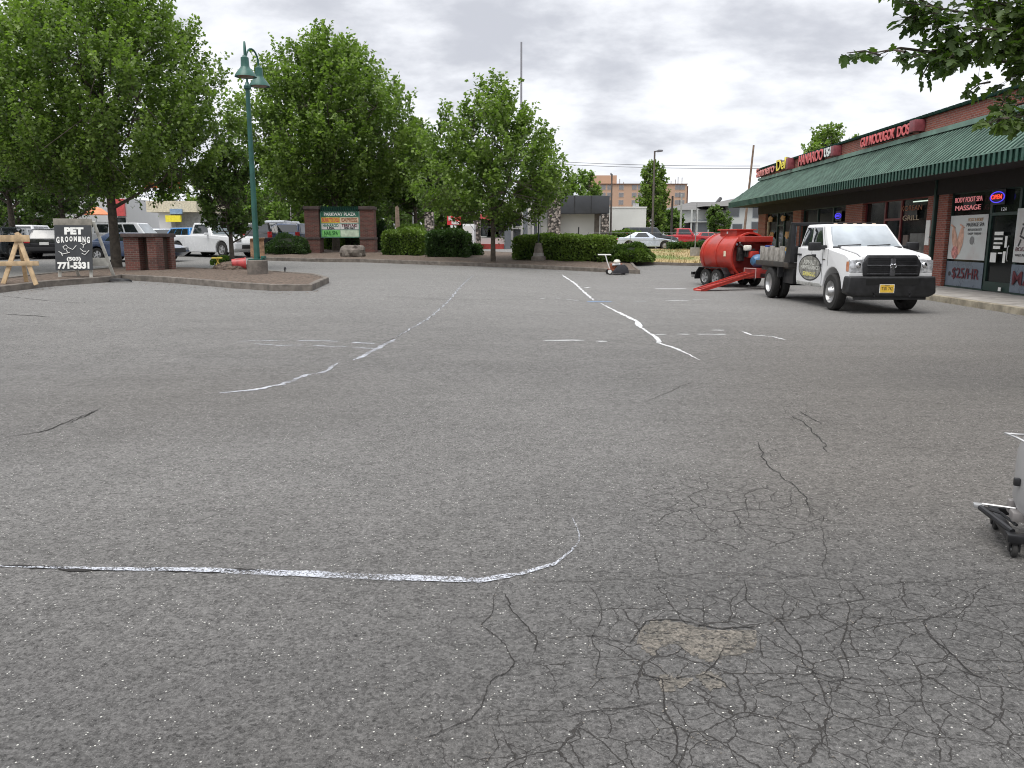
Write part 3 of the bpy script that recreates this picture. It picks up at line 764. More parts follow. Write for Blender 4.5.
p3 = film('window_film', 'grey window film with the word MASSAGE in dark red', 'window sign', 20.1, .2, 18.5, 21.65, .92, lower_m)
fit(text('lettering', 'MASSAGE', .50, SR, SU, (-.016, .1, .36), txt_red, p3, ext=.003, bold=.006), 2.7)
p4 = film('window_poster', 'pale poster with black and red oriental brush characters, right of the glass door', 'poster', 20.1, .98, 18.5, 21.65, 2.35, poster_m)
for (yy, z, wd, h, rot) in ((1.1, .95, .3, .05, .1), (1.0, .78, .05, .3, 0), (1.25, .8, .05, .2, .4), (1.15, .62, .35, .05, .3), (1.0, .55, .06, .22, -.4), (1.3, .5, .05, .2, .5)):
    part('brush_character', MB().box((-.01, yy, z), (.004, wd, h), Matrix.Rotation(rot, 3, 'X')), txt_blk, p4)
for (yy, z, wd, h, rot) in ((.75, 1.15, .04, .3, .1), (.65, .95, .3, .05, .2), (.6, .8, .05, .35, 0), (.55, .45, .05, .3, .3)):
    part('brush_character', MB().box((-.01, yy, z), (.004, wd, h), Matrix.Rotation(rot, 3, 'X')), txt_red, p4)
fit(text('lettering', 'BODY SPA', .14, SR, SU, (-.01, 1.0, .33), txt_red, p4, ext=.002), .9)
fit(text('lettering', 'WALK IN WELCOME', .09, SR, SU, (-.01, 1.0, .18), txt_blk, p4, ext=.002), .9)
neon_r = mat('neon_red', (.8, .05, .02), .4, emit=((1., .07, .03), .8)); neon_b = mat('neon_blue', (.05, .05, .8), .4, emit=((.10, .07, 1.), .5))
neon_t = mat('neon_pink', (.8, .3, .3), .4, emit=((1., .30, .33), .16))
def neon(label, s_mid, z, words, ring=None, ringm=None):
    r = thing('neon_sign', label, 'neon sign', wpos(12.13, s_mid, z), -AZ)
    for s, sz, off, zo, wd, m_ in words: fit(text('lettering', s, sz, SR, SU, (-.02, -off, zo), m_, r, ext=.006), wd)
    if ring:
        v = [(0, ring[0] * math.cos(t), ring[1] * math.sin(t)) for t in np.linspace(0, 2 * math.pi, 28)]
        part('neon_tube', MB().tube(v, ring[2], 6, False), ringm, r)
    part('backing', MB().b2((.02, -.34, -.2), (.03, .34, .2)), black_plastic, r)
    return r
neon('red neon OPEN sign with blue tube above the massage shop door', 22.55, 2.68, [('OPEN', .17, 0, .0, .5, neon_r)], (.34, .14, .014), neon_b)
neon('blue neon sign in the dark window left of the white truck cab', 34.4, 2.5, [('OPEN', .14, 0, 0, .45, neon_b)], (.34, .11, .014), neon_b)
neon('pink lettered window sign above the poster with the feet', 24.0, 2.58, [('BODY FOOT SPA', .2, 0, .1, 1.5, neon_t), ('MASSAGE', .2, 0, -.13, 1.4, neon_t)])
neon('pink lettered window sign at the right edge reading BEST', 20.9, 2.6, [('BEST', .3, 0, .02, .6, neon_t), ('SPA', .2, -.0, -.2, .5, neon_t)])
neon('faint lit letters in the red framed window behind the truck', 27.6, 2.45, [('KOREAN', .24, 0, .12, 1.5, mat('dim_letters', (.25, .08, .03), .5)), ('GRILL', .24, 0, -.2, 1.2, mat('dim_letters2', (.35, .27, .18), .5))])
r = thing('door_number', 'white number 124 above the massage shop door', 'number sign', wpos(12.18, 22.25, 2.35), -AZ); fit(text('lettering', '124', .14, SR, SU, (-.01, 0, 0), txt_wht, r), .24)
r = thing('door_notices', 'white notices and papers taped to the glass massage shop door', 'notices', wpos(12.18, 22.3, 1.2), -AZ)
for (yy, z, wd, h) in ((.05, .52, .42, .09), (.05, .38, .4, .06), (.05, .26, .42, .05), (.1, .15, .34, .08), (.22, -.12, .28, .26), (-.3, -.1, .12, .3), (-.32, .3, .1, .3), (-.1, .0, .2, .04), (-.25, -.95, .13, .1)):
    part('paper', MB().b2((-.012, yy - wd / 2, z - h / 2), (-.006, yy + wd / 2, z + h / 2)), paper, r)
r = thing('wall_notice', 'narrow white notice fixed to the brick pier beside the downspout', 'notice board', wpos(12.07, 26.25, 1.4), -AZ)
part('board', MB().b2((0, -.13, -.02), (.025, .13, .75)), paper, r)
# menu boards and fluorescent tube seen through the truck's shop window
r = thing('window_counter', 'grey counter and boxes standing inside the red framed window', 'counter', wpos(12.2, 27.4, .5), -AZ)
part('counter', MB().b2((0, -.8, .0), (.05, .35, 1.25)), mat('counter_grey', (.10, .10, .095), .6, var=.5, vs=3), r); part('box', MB().b2((0, .5, .1), (.05, .85, 1.2)), mat('counter_tan', (.13, .10, .085), .7), r)
r = thing('tube_light', 'white fluorescent tube glowing behind the red framed window', 'tube light', wpos(12.2, 27.2, 2.78), -AZ)
part('tube', MB().tube([(0, -.6, 0), (0, .5, 0)], .02, 6), mat('tube_glow', (.8, .85, .8), .5, emit=((.8, 1, .85), .45)), r)
# carved wooden plaques of the far shop
for k, (s_, z_, wd, h) in enumerate(((44.6, 2.6, .8, .32), (42.3, 2.6, .7, .3), (44.2, 1.75, .75, .36), (41.4, 1.75, .7, .36))):
    r = thing('carved_plaque', ('left upper', 'right upper', 'left lower', 'right lower')[k] + ' carved wooden plaque in the far shop window', 'wooden plaque', wpos(12.16, s_, z_), -AZ, 'carved plaques at the far shop')
    v = []
    for t in np.linspace(0, 2 * math.pi, 15)[:-1]:
        q = 1 + .18 * math.sin(5 * t + k); v.append((wd / 2 * math.cos(t) * q, h / 2 * math.sin(t) * q))
    part('plaque', MB().prism(v, lambda p, a: (a, p[0], p[1]), -.03, .02), tan, r)
r = thing('wooden_post', 'slim carved wooden post standing before the far shop window', 'carved post', wpos(12.0, 44.35, .15), -AZ)
part('post', MB().tube([(0, 0, 0), (0, .02, 1.0), (0, 0, 2.3)], [.07, .05, .08], 8), mat('pale_wood', (.35, .28, .2), .7, var=.3), r)
r = thing('wooden_plank', 'yellow wooden plank leaning on the railing behind the flatbed', 'plank', wpos(11.5, 38.9, .6), -AZ)
part('plank', MB().b2((0, -1.4, .0), (.06, 1.2, .55)), mat('yellow_wood', (.62, .40, .10), .6, var=.35, vs=4), r)
r = thing('door_poster', 'blue and white poster on the brick pier of the far shop', 'poster', wpos(12.06, 40.0, .9), -AZ)
part('sheet', MB().b2((0, -.3, 0), (.03, .3, 1.3)), mat('poster_blue', (.35, .5, .62), .5, var=.7, vs=3), r)

# ------------------------------------------------------------------ wheels, generic cars
def wheel(parent, x, y, rad, wid, side, rim_m=steel, spokes=0, hub=0., rim_r=.62):
    """side = +1 or -1: which way the wheel faces along y"""
    h = wid / 2
    t = MB().lathe([(rad * rim_r, -h), (rad * .9, -h), (rad * .985, -h * .72), (rad, -h * .3), (rad, h * .3), (rad * .985, h * .72), (rad * .9, h), (rad * rim_r, h), (rad * rim_r * .98, h * .1), (rad * rim_r * .98, -h * .1), (rad * rim_r, -h)], (x, y, rad), 'Y', 26, caps=False)
    w_ = part('wheel', t, tyre_m, parent, smooth=True)
    f = h * side
    d = MB().lathe([(0, f * .45), (rad * rim_r * .45, f * .45), (rad * rim_r * .86, f * .3), (rad * rim_r * .97, f * .98)], (x, y, rad), 'Y', 22, caps=False)
    if spokes:
        for k in range(spokes):
            a_ = 2 * math.pi * k / spokes; M = Matrix.Rotation(-a_, 3, 'Y')
            d.box((x + math.cos(a_) * rad * rim_r * .5, y + f * .72, rad + math.sin(a_) * rad * rim_r * .5), (rad * rim_r * .9, .03, rad * .13), M)
        d.lathe([(0, f * .9), (rad * .16, f * .9), (rad * .17, f * .3)][::side or 1], (x, y, rad), 'Y', 12)
    if hub:
        hb = [(0, f + hub * side), (rad * .20, f + hub * side), (rad * .24, f + hub * .3 * side), (rad * .36, f * .6), (rad * .36, f * .2)]
        d.lathe(hb[::side or 1], (x, y, rad), 'Y', 16)
        for k in range(8):
            a_ = 2 * math.pi * k / 8; d.lathe([(0, f * .95), (rad * .045, f * .95), (rad * .045, f * .3)][::side or 1], (x + math.cos(a_) * rad * .3, y, rad + math.sin(a_) * rad * .3), 'Y', 6)
    part('rim', d, rim_m, w_, smooth=True)
    return w_
def arch(cx, r, z0, n=12):
    """points of a wheel arch traversed towards -x, centre height .9 r"""
    cz = r * .86; a0 = math.asin(max(-1, min(1, (z0 - cz) / r)))
    return [(cx + r * math.cos(t), cz + r * math.sin(t)) for t in np.linspace(a0, math.pi - a0, n)]
KINDS = {
 'sedan': dict(L=4.7, W=1.8, top=1.43, belt=.94, hood=.80, fr=.66, A=(.95, .30), Cc=(-1.55, -1.0), tail=.98, fx=1.42, rx=-1.42, wr=.33),
 'hatch': dict(L=4.2, W=1.76, top=1.48, belt=.96, hood=.84, fr=.68, A=(.98, .35), Cc=(-1.98, -1.65), tail=.98, fx=1.3, rx=-1.3, wr=.32),
 'suv': dict(L=4.75, W=1.9, top=1.76, belt=1.12, hood=1.04, fr=.86, A=(.98, .45), Cc=(-2.28, -2.0), tail=1.12, fx=1.42, rx=-1.42, wr=.38),
 'wagon': dict(L=4.75, W=1.8, top=1.55, belt=1.0, hood=.9, fr=.72, A=(1.0, .42), Cc=(-2.22, -1.8), tail=1.02, fx=1.42, rx=-1.4, wr=.34),
 'van': dict(L=5.1, W=1.96, top=1.95, belt=1.12, hood=1.05, fr=.85, A=(1.45, .75), Cc=(-2.45, -2.25), tail=1.12, fx=1.6, rx=-1.5, wr=.36),
 'coupe': dict(L=4.5, W=1.76, top=1.32, belt=.90, hood=.78, fr=.62, A=(.75, .05), Cc=(-1.75, -.85), tail=.93, fx=1.35, rx=-1.35, wr=.32),
 'pickup': dict(L=5.4, W=1.92, top=1.74, belt=1.12, hood=1.06, fr=.88, A=(.95, .55), Cc=(-.75, -.6), tail=1.12, fx=1.65, rx=-1.75, wr=.38),
}
def car(kind, label, cat, loc, heading, paint_m, group=None, rims=steel, name=None):
    """heading: direction the nose points, degrees counter-clockwise from +x; parts shaped from a side profile"""
    k = KINDS[kind]; hL, hW = k['L'] / 2, k['W'] / 2
    r = thing(name or {'suv': 'parked_suv', 'van': 'parked_van', 'pickup': 'pickup_truck'}.get(kind, 'parked_car'), label, cat, loc, R(heading), group)
    z0 = .24; ar = k['wr'] * 1.18
    prof = [(hL - .02, .42), (hL, k['fr'] * .8), (hL - .12, k['fr']), (hL - .45, k['hood'] - .03), (k['A'][0], k['belt'])]
    if kind == 'pickup': prof += [(-.8, k['belt']), (-hL + .02, k['belt'] + .0)]
    else: prof += [(k['Cc'][0], k['belt'] + .02), (-hL + .10, k['tail'])]
    prof += [(-hL, k['tail'] - .25), (-hL + .02, .42), (-hL + .25, z0)]
    prof += arch(k['rx'], ar, z0)[::-1] + arch(k['fx'], ar, z0)[::-1] + [(hL - .3, z0)]
    part('body', MB().prism(prof, lambda p, a: (p[0], a, p[1]), -hW, hW), paint_m, r, bevel=.05, seg=3)
    wb, wt = hW - .05, hW - .24
    b0, b1, t0, t1 = k['Cc'][0], k['A'][0], k['Cc'][1], k['A'][1]; zb, zt_ = k['belt'] - .03, k['top']
    lo = [(b0, -wb, zb), (b1, -wb, zb), (b1, wb, zb), (b0, wb, zb)]; hi = [(t0, -wt, zt_), (t1, -wt, zt_), (t1, wt, zt_), (t0, wt, zt_)]
    part('cabin', MB().hexa(lo, hi), paint_m, r, bevel=.05, seg=3)
    g = MB(); panel(g, (lo[1], lo[2], hi[2], hi[1]), .06, .94, .10, .90, .012, .02); part('windscreen', g, glass_l, r)
    g = MB(); panel(g, (lo[3], lo[0], hi[0], hi[3]), .08, .92, .22 if kind != 'sedan' else .1, .86, .012, .02); part('rear_window', g, glass_d, r)
    cuts = {'sedan': ((.18, .55), (.58, .88)), 'coupe': ((.30, .80),), 'pickup': ((.12, .86),)}.get(kind, ((.08, .33), (.36, .63), (.66, .90)))
    for q in ((lo[0], lo[1], hi[1], hi[0]), (lo[2], lo[3], hi[3], hi[2])):
        for u0, u1 in cuts:
            if q[0] == lo[2]: u0, u1 = 1 - u1, 1 - u0
            g = MB(); panel(g, q, u0, u1, .16, .86, .012, .02); part('side_window', g, glass_d, r)
    for s_ in (-1, 1):
        part('headlight', MB().box((hL - .10, s_ * (hW - .24), k['fr'] - .02), (.2, .36, .14)), lamp_clear, r, bevel=.03)
        zt2 = k['tail'] - .16
        part('tail_light', MB().box((-hL + .06, s_ * (hW - .16), zt2 + (.12 if kind in ('van', 'suv') else 0)), (.14, .26, .34 if kind in ('van', 'suv', 'hatch') else .17)), tail_red, r, bevel=.02)
        part('mirror', MB().box((b1 - .25, s_ * (hW + .08), k['belt'] + .05), (.12, .2, .13)), paint_m, r, bevel=.03)
        for xw in (k['fx'], k['rx']): wheel(r, xw, s_ * (hW - .13), k['wr'], .21, s_, rims, 5)
    part('bumper', MB().box((-hL + .0, 0, .45), (.1, hW * 1.8, .2)), black_plastic, r, bevel=.03)
    part('grille', MB().box((hL - .01, 0, .52), (.06, hW * 1.1, .2)), black_plastic, r, bevel=.02)
    part('number_plate', MB().box((-hL - .02, 0, .72 if kind != 'pickup' else .5), (.03, .4, .14)), paper, r)
    part('underbody', MB().box((0, 0, .32), (k['L'] * .8, k['W'] * .8, .16)), black_plastic, r)
    if kind == 'pickup':
        part('cargo_bed', MB().b2((-hL + .1, -hW + .1, k['belt'] - .004), (-.85, hW - .1, k['belt'] + .004)), black_plastic, r)
    return r
# ------------------------------------------------------------------ the flatbed truck
TX, TY = 8.06, 18.08
tr_ = thing('flatbed_truck', 'white dual rear wheel truck with black flatbed and oval door logo', 'truck', (TX, TY, 0), R(-89.5)); tr_.scale = (1, .905, 1)
def mirror_y(fn):
    for s_ in (-1, 1): fn(s_)
ap = [(-.52 + .0, .5)]
prof = [(.86, .62), (.90, .86), (.80, 1.19), (.62, 1.25), (-.36, 1.37), (-2.22, 1.37), (-2.24, .62), (-2.20, .50), (-.60, .50)]
arc = [(.0 + .54 * math.cos(t), .42 + .54 * math.sin(t)) for t in np.linspace(math.pi - .15, .15, 12)]
prof += [(-.56, .50)] + arc + [(.60, .5), (.80, .52)]
part('body', MB().prism(prof, lambda p, a: (p[0], a, p[1]), -.985, .985), white_paint, tr_, bevel=.055, seg=3)
part('hood', MB().prism([(.82, 1.14), (.80, 1.235), (.60, 1.30), (-.32, 1.415), (-.38, 1.36)], lambda p, a: (p[0], a, p[1]), -.68, .68), white_paint, tr_, bevel=.05, seg=3)
lo = [(-2.21, -.95, 1.33), (-.26, -.95, 1.33), (-.26, .95, 1.33), (-2.21, .95, 1.33)]
hi = [(-2.14, -.78, 1.92), (-.95, -.78, 1.92), (-.95, .78, 1.92), (-2.14, .78, 1.92)]
part('cab', MB().hexa(lo, hi), white_paint, tr_, bevel=.07, seg=4)
qf = (lo[1], lo[2], hi[2], hi[1])
g = MB(); panel(g, qf, .045, .955, .12, .92, .010, .03); part('windscreen', g, glass_mat('windscreen_sky_sheen', (.36, .40, .43), .12), tr_, bevel=.012)  # pale base colour stands in for sky reflected in the glass
g = MB(); panel(g, qf, .035, .965, .085, .125, .014, .03); part('cowl', g, black_plastic, tr_)
for a_, b_ in ((.10, .42), (.50, .82)):
    g = MB(); A_ = lerp(lerp(qf[0], qf[1], a_), lerp(qf[3], qf[2], a_), .13); B_ = lerp(lerp(qf[0], qf[1], b_), lerp(qf[3], qf[2], b_), .18)
    g.tube([A_ + Vector((.03, 0, .02)), B_ + Vector((.03, 0, .02))], .012, 6); part('wiper', g, black_plastic, tr_)
for q, fl in (((lo[0], lo[1], hi[1], hi[0]), 0), ((lo[2], lo[3], hi[3], hi[2]), 1)):
    for u0, u1 in ((.06, .40), (.45, .80)):
        if fl: u0, u1 = 1 - u1, 1 - u0
        g = MB(); panel(g, q, u0, u1, .14, .88, .010, .03); part('side_window', g, glass_d, tr_, bevel=.02)
    for uu in (.425, .86):
        if fl: uu = 1 - uu
        g = MB(); panel(g, q, uu - .004, uu + .004, .02, .9, .004, .01); part('door_gap', g, black_plastic, tr_)
def door_bits(s_):
    g = MB()
    for x_ in (-1.27, -.60): g.b2((x_ - .006, s_ * .980, .56), (x_ + .006, s_ * .989, 1.36))
    part('door_seam', g, black_plastic, tr_)
    for x_ in (-1.10, -2.02): part('door_handle', MB().box((x_, s_ * 1.0, 1.20), (.2, .05, .045)), black_plastic, tr_, bevel=.012)
    part('rocker_trim', MB().b2((-2.15, s_ * .965, .47), (-.62, s_ * .992, .56)), mat('scuffed_rocker', (.40, .40, .38), .5, dirt=((.08, .07, .06), .9), vs=7), tr_, bevel=.008)
    # towing mirror on arms
    m_ = part('mirror', MB().box((-.52, s_ * 1.24, 1.41), (.13, .30, .19)), black_plastic, tr_, bevel=.035)
    part('mirror_arm', MB().box((-.52, s_ * 1.05, 1.39), (.07, .22, .10)), black_plastic, m_, bevel=.015)
    part('mirror_glass', MB().box((-.592, s_ * 1.24, 1.42), (.012, .25, .14)), chrome, m_)
    h = part('headlight', MB().prism([(-.985 * 1, .86), (-.985, 1.14), (-.66, 1.16), (-.66, .86)], lambda p, a: (a, -p[0] * s_, p[1]), .76, .905), lamp_clear, tr_, bevel=.03)
    part('turn_lens', MB().b2((.72, s_ * .90, .89), (.865, s_ * .992, 1.11)), amber, h, bevel=.02)
    part('headlight_bulb', MB().lathe([(.07, 0), (.05, .02), (0, .03)], (.90, s_ * .78, 1.03), 'X', 12), chrome, h)
mirror_y(door_bits)
# grille with the surround, cross bars and an emblem
g = MB().prism([(-.66, .80), (-.70, 1.06), (-.56, 1.245), (.56, 1.245), (.70, 1.06), (.66, .80)], lambda p, a: (a, p[0], p[1]), .80, .935)
part('grille', g, black_plastic, tr_, bevel=.03)
g = MB()
for z_ in np.arange(.86, 1.18, .035): g.box((.94, 0, z_), (.012, 1.15, .010))
for y_ in (-.02, .02): pass
part('grille_mesh', g, black_metal, tr_)
g = MB()
g.box((.955, 0, 1.025), (.03, 1.2, .028)); g.box((.955, 0, .85), (.03, 1.2, .02)); g.box((.957, 0, .99), (.035, .12, .36))
part('grille_bar', g, mat('grille_bar_grey', (.06, .06, .065), .25, coat=.5), tr_, bevel=.008)
e = MB()
e.prism([(-.035, .99), (-.02, 1.04), (.02, 1.04), (.035, .99), (.014, .93), (-.014, .93)], lambda p, a: (a, p[0], p[1]), .97, .985)
for s_ in (-1, 1): e.tube([(.978, s_ * .012, 1.045), (.978, s_ * .05, 1.055), (.978, s_ * .07, 1.02), (.978, s_ * .06, .975), (.978, s_ * .04, .99)], [.014, .014, .012, .009, .004], 6)
part('emblem', e, chrome, tr_)
for s_ in (-1, 1): part('hood_seam', MB().prism([(.80, 1.205), (.62, 1.262), (-.36, 1.378), (-.36, 1.372), (.62, 1.256), (.80, 1.199)], lambda p, a: (p[0], a, p[1] + .003), s_ * .70, s_ * .712), black_plastic, tr_)
for s_ in (-1, 1): part('fender_seam', MB().b2((-.30, s_ * .982, .98), (-.292, s_ * .9885, 1.36)), black_plastic, tr_)
for s_ in (-1, 1): part('tow_hook', MB().tube([(.98, s_ * .42, .40), (1.04, s_ * .42, .38), (1.04, s_ * .42, .44), (.99, s_ * .42, .45)], .014, 6), black_metal, tr_)
# bumper
g = MB().prism([(-1.02, .80), (-1.06, .44), (-.9, .36), (.9, .36), (1.06, .44), (1.02, .80)], lambda p, a: (a, p[0], p[1]), .70, 1.00)
bmp = part('bumper', g, mat('bumper_black', (.014, .014, .015), .45, var=.4), tr_, bevel=.05, seg=3)
part('bumper_opening', MB().b2((.985, -.62, .62), (1.004, .62, .74)), mat('deep_black', (.006, .006, .006), .9), bmp)
part('bumper_lip', MB().b2((.86, -.85, .30), (.96, .85, .37)), black_plastic, bmp, bevel=.02)
pl = part('number_plate', MB().b2((1.002, -.16 - .12, .46), (1.014, .16 - .12, .62)), mat('plate_yellow', (.75, .48, .06), .4, var=.1), tr_)
for z_, s, sz, wd in ((.54, 'T 81 742', .1, .26), (.605, 'OREGON', .03, .12)):
    o = text('lettering', s, sz, (0, 1, 0), (0, 0, 1), (1.016, -.12, z_), txt_blk, pl, ext=.001); fit(o, wd)
part('plate_frame', MB().b2((1.000, -.295, .448), (1.008, .055, .632)), paper, pl)
for y_ in (-.5, -.25, 0, .25, .5): part('roof_lamp', MB().box((-1.08, y_, 1.93), (.10, .06, .025)), mat('roof_lamp_lens', (.55, .42, .3), .3), tr_, bevel=.008)
part('aerial', MB().tube([(-.4, -.85, 1.38), (-.45, -.87, 1.85)], .005, 5), black_metal, tr_)
# oval company logo on the right doors
def oval(a, b_, y_, x_, z_, m_, nm, par, n=36):
    v = [(x_ + a * math.cos(t), y_, z_ + b_ * math.sin(t)) for t in np.linspace(0, 2 * math.pi, n + 1)[:-1]]
    return part(nm, MB().add(v, [tuple(range(n))]), m_, par)
for s_ in (-1, 1):
    lg = oval(.72, .31, s_ * .9885, -1.36, .90, mat('logo_rim', (.03, .03, .03), .5), 'logo', tr_)
    oval(.68, .28, s_ * .9905, -1.36, .90, mat('logo_grey', (.24, .235, .21), .5, var=.5, vs=9), 'logo_field', lg)
    rt = (1, 0, 0) if s_ < 0 else (-1, 0, 0)
    for s, sz, z_, wd, m_ in (('ASPHALT', .15, 1.02, .80, mat('logo_silver', (.55, .55, .5), .4)), ('MAINTENANCE', .12, .90, 1.15, mat('logo_silver', (.55, .55, .5), .4)), ('SEALING LLC', .13, .745, .8, mat('logo_yellow', (.75, .68, .2), .5))):
        fit(text('lettering', s, sz, rt, SU, (-1.36, s_ * .993, z_), m_, lg, ext=.001, bold=.004), wd)
    b_ = text('model_badge', 'HD', .09, rt, SU, (-.68, s_ * .992, .98), txt_blk, tr_, ext=.002); fit(b_, .16)
    part('badge', MB().box((-.5, s_ * .99, 1.12), (.16, .01, .03)), chrome, tr_)
# chassis and flatbed
part('chassis', MB().b2((-4.9, -.42, .5), (-2.0, -.30, .70)).b2((-4.9, .30, .5), (-2.0, .42, .70)).b2((-4.85, -.9, .52), (-4.75, .9, .66)).b2((-3.1, -1.0, .45), (-2.4, -.45, .82)), black_metal, tr_, bevel=.01)
part('flatbed', MB().b2((-5.0, -1.18, .86), (-2.40, 1.18, .99)).b2((-4.95, -1.0, .72), (-2.42, 1.0, .85)), mat('flatbed_steel', (.055, .05, .045), .6, metal=.3, dirt=((.16, .11, .07), .6)), tr_, bevel=.012)
part('rear_axle', MB().tube([(-3.80, -1.0, .42), (-3.80, 1.0, .42)], .09, 10), black_metal, tr_)
for s_ in (-1, 1):
    part('mud_guard', MB().prism([(-3.15, .86), (-3.15, .60), (-3.22, .60), (-3.25, .85)], lambda p, a: (p[0], a, p[1]), s_ * .62, s_ * 1.14), black_plastic, tr_)
# headboard: slanted black rack behind the cab
h = MB()
h.prism([(-2.27, .99), (-2.27, 1.93), (-2.40, 1.93), (-2.72, .99)], lambda p, a: (p[0], a, p[1]), -1.16, -1.04)
h.prism([(-2.27, .99), (-2.27, 1.93), (-2.40, 1.93), (-2.72, .99)], lambda p, a: (p[0], a, p[1]), 1.04, 1.16)
h.b2((-2.40, -1.16, 1.90), (-2.29, 1.16, 1.98)); h.b2((-2.38, -1.03, 1.0), (-2.34, 1.03, 1.40))
for y_ in np.linspace(-.9, .9, 9): h.b2((-2.37, y_ - .02, 1.4), (-2.33, y_ + .02, 1.91))
part('headboard', h, black_metal, tr_, bevel=.01)
stk = mat('stake_wood', (.30, .28, .25), .8, var=.3, vs=8)
for x_ in (-2.95, -3.36, -3.77, -4.18, -4.58):
    part('stake_board', MB().b2((x_ - .16, -1.15, .994), (x_ + .13, -1.10, 1.37 - .02 * math.sin(x_ * 7))), stk, tr_, bevel=.005)
part('tarp_roll', MB().tube([(-4.75, -.6, 1.12), (-4.72, .5, 1.1)], [.13, .12], 10), mat('tarp_blue', (.03, .08, .16), .7, bump=.8, bs=9), tr_, smooth=True)
for s_ in (-1, 1):
    wheel(tr_, 0, s_ * .885, .415, .25, s_, steel, 0, .07)
    wheel(tr_, -3.80, s_ * 1.06, .415, .22, s_, steel, 0)
    wheel(tr_, -3.80, s_ * .77, .415, .22, s_, steel, 0)

# ------------------------------------------------------------------ red tank trailer
red_p = mat('tank_red', (.42, .035, .022), .42, coat=.25, var=.15, vs=2.5, dirt=((.16, .03, .02), .5), bump=.15, bs=8)
red_d = mat('tank_red_dull', (.24, .022, .018), .55, var=.3, vs=4, dirt=((.04, .02, .018), .6))
hd = math.atan2(-.93, .36)
tl = thing('tank_trailer', 'red cylindrical asphalt sealer tank on a tandem axle trailer', 'tank trailer', (7.56, 27.0, 0), hd); tl.scale = (.87, .87, .87)
RT = .82
pr = [(0, -1.75), (.35, -1.72), (.62, -1.62), (.76, -1.48), (RT, -1.32), (RT, .60), (RT + .045, .602), (RT + .045, .70), (.80, .702), (.79, .55), (.78, .50), (0, .48)]
tank = part('tank', MB().lathe(pr, (0, 0, 1.19), 'X', 48), red_p, tl, smooth=True)
g = MB()
for x_ in (-1.2, -.35): g.lathe([(RT + .001, x_ - .03), (RT + .018, x_ - .03), (RT + .018, x_ + .03), (RT + .001, x_ + .03)], (0, 0, 1.19), 'X', 48)
part('tank_band', g, red_p, tank, smooth=True)
ht = part('hatch', MB().b2((-.72, -.38, 1.90), (.32, .38, 2.12)).b2((-.80, -.46, 2.12), (.40, .46, 2.17)), red_p, tl, bevel=.015)
part('hatch_latch', MB().b2((-.28, -.40, 2.0), (-.22, -.36, 2.08)), paper, ht)
# front hood above the pump and engine
g = MB(); g.b2((.70, -.60, 1.70), (1.12, .66, 1.90)); g.b2((.70, .62, .9), (1.05, .68, 1.70))
part('engine_hood', g, red_p, tl, bevel=.02)
part('pump_panel', MB().b2((.49, -.7, .74), (.56, .7, 1.62)), red_d, tl)
g = MB(); 
for p_, d_ in (((.9, -.25, 1.30), (.36, .3, .3)), ((.85, .25, 1.15), (.3, .3, .3)), ((.75, -.5, 1.25), (.2, .2, .5))): g.box(p_, d_)
g.tube([(.7, -.55, 1.5), (.9, -.6, 1.6), (1.0, -.45, 1.45), (.95, -.4, 1.2)], .035, 8)
part('engine', g, mat('engine_black', (.03, .028, .026), .5, var=.5, vs=8), tl, bevel=.02)
part('air_filter', MB().lathe([(0, -.09), (.13, -.09), (.15, -.04), (.15, .06), (.12, .10), (0, .1)], (1.05, -.42, 1.48), 'Z', 16), mat('cream_plastic', (.66, .64, .56), .4), tl, smooth=True)
part('fuel_tank', MB().box((1.1, -.2, 1.24), (.3, .36, .24)), red_p, tl, bevel=.05)
part('pump', MB().lathe([(0, -.12), (.12, -.12), (.16, 0), (.12, .12), (0, .12)], (1.15, .25, 1.35), 'Y', 14), mat('pump_blue', (.03, .06, .22), .4, var=.5), tl, smooth=True)
part('gauge', MB().lathe([(0, 0), (.05, 0), (.05, .03), (0, .03)], (.60, -.58, 1.6), 'X', 12).lathe([(0, 0), (.04, 0), (.04, .03), (0, .03)], (.60, -.45, 1.68), 'X', 12), chrome, tl)
# blue compressor tank and the red toolbox below it
part('compressor_tank', MB().lathe([(0, -.62), (.14, -.60), (.22, -.5), (.24, -.4), (.24, .4), (.22, .5), (.14, .60), (0, .62)], (1.62, 0, 1.02), 'Y', 24), mat('compressor_blue', (.035, .12, .23), .4, coat=.3, var=.3, vs=3), tl, smooth=True)
part('compressor_pump', MB().box((1.62, .12, 1.36), (.3, .4, .28)).box((1.62, .1, 1.52), (.2, .25, .12)), mat('pump_blue', (.03, .06, .22), .4), tl, bevel=.03)
tb = part('tool_box', MB().b2((1.28, -.68, .42), (1.95, .68, .76)), red_d, tl, bevel=.01)
g = MB(); g.b2((1.27, -.695, .745), (1.96, -.682, .77)); g.b2((1.27, -.695, .41), (1.29, -.682, .745)); g.b2((1.94, -.695, .41), (1.96, -.682, .745)); part('tool_box_trim', g, mat('pink_edge', (.55, .4, .38), .5), tb)
g = MB(); g.b2((-1.7, -.48, .46), (2.2, -.36, .58)); g.b2((-1.7, .36, .46), (2.2, .48, .58)); g.prism([(2.2, -.48), (3.1, -.07), (3.1, .07), (2.2, .48), (2.2, .36), (2.9, 0), (2.2, -.36)], lambda p, a: (p[0], p[1], a), .46, .58)
g.b2((-1.75, -.95, .40), (-1.62, .95, .52))
part('frame', g, black_metal, tl)
g = MB()
for x_ in (-1.0, .45):
    for y0, y1 in ((-.6, -.52), (.52, .6)): g.prism([(x_ - .1, .5), (x_ + .1, .5), (x_ + .1, .7), (x_ - .1, .62)], lambda p, a: (p[0], a, p[1]), y0, y1)
part('saddle', g, red_d, tl)
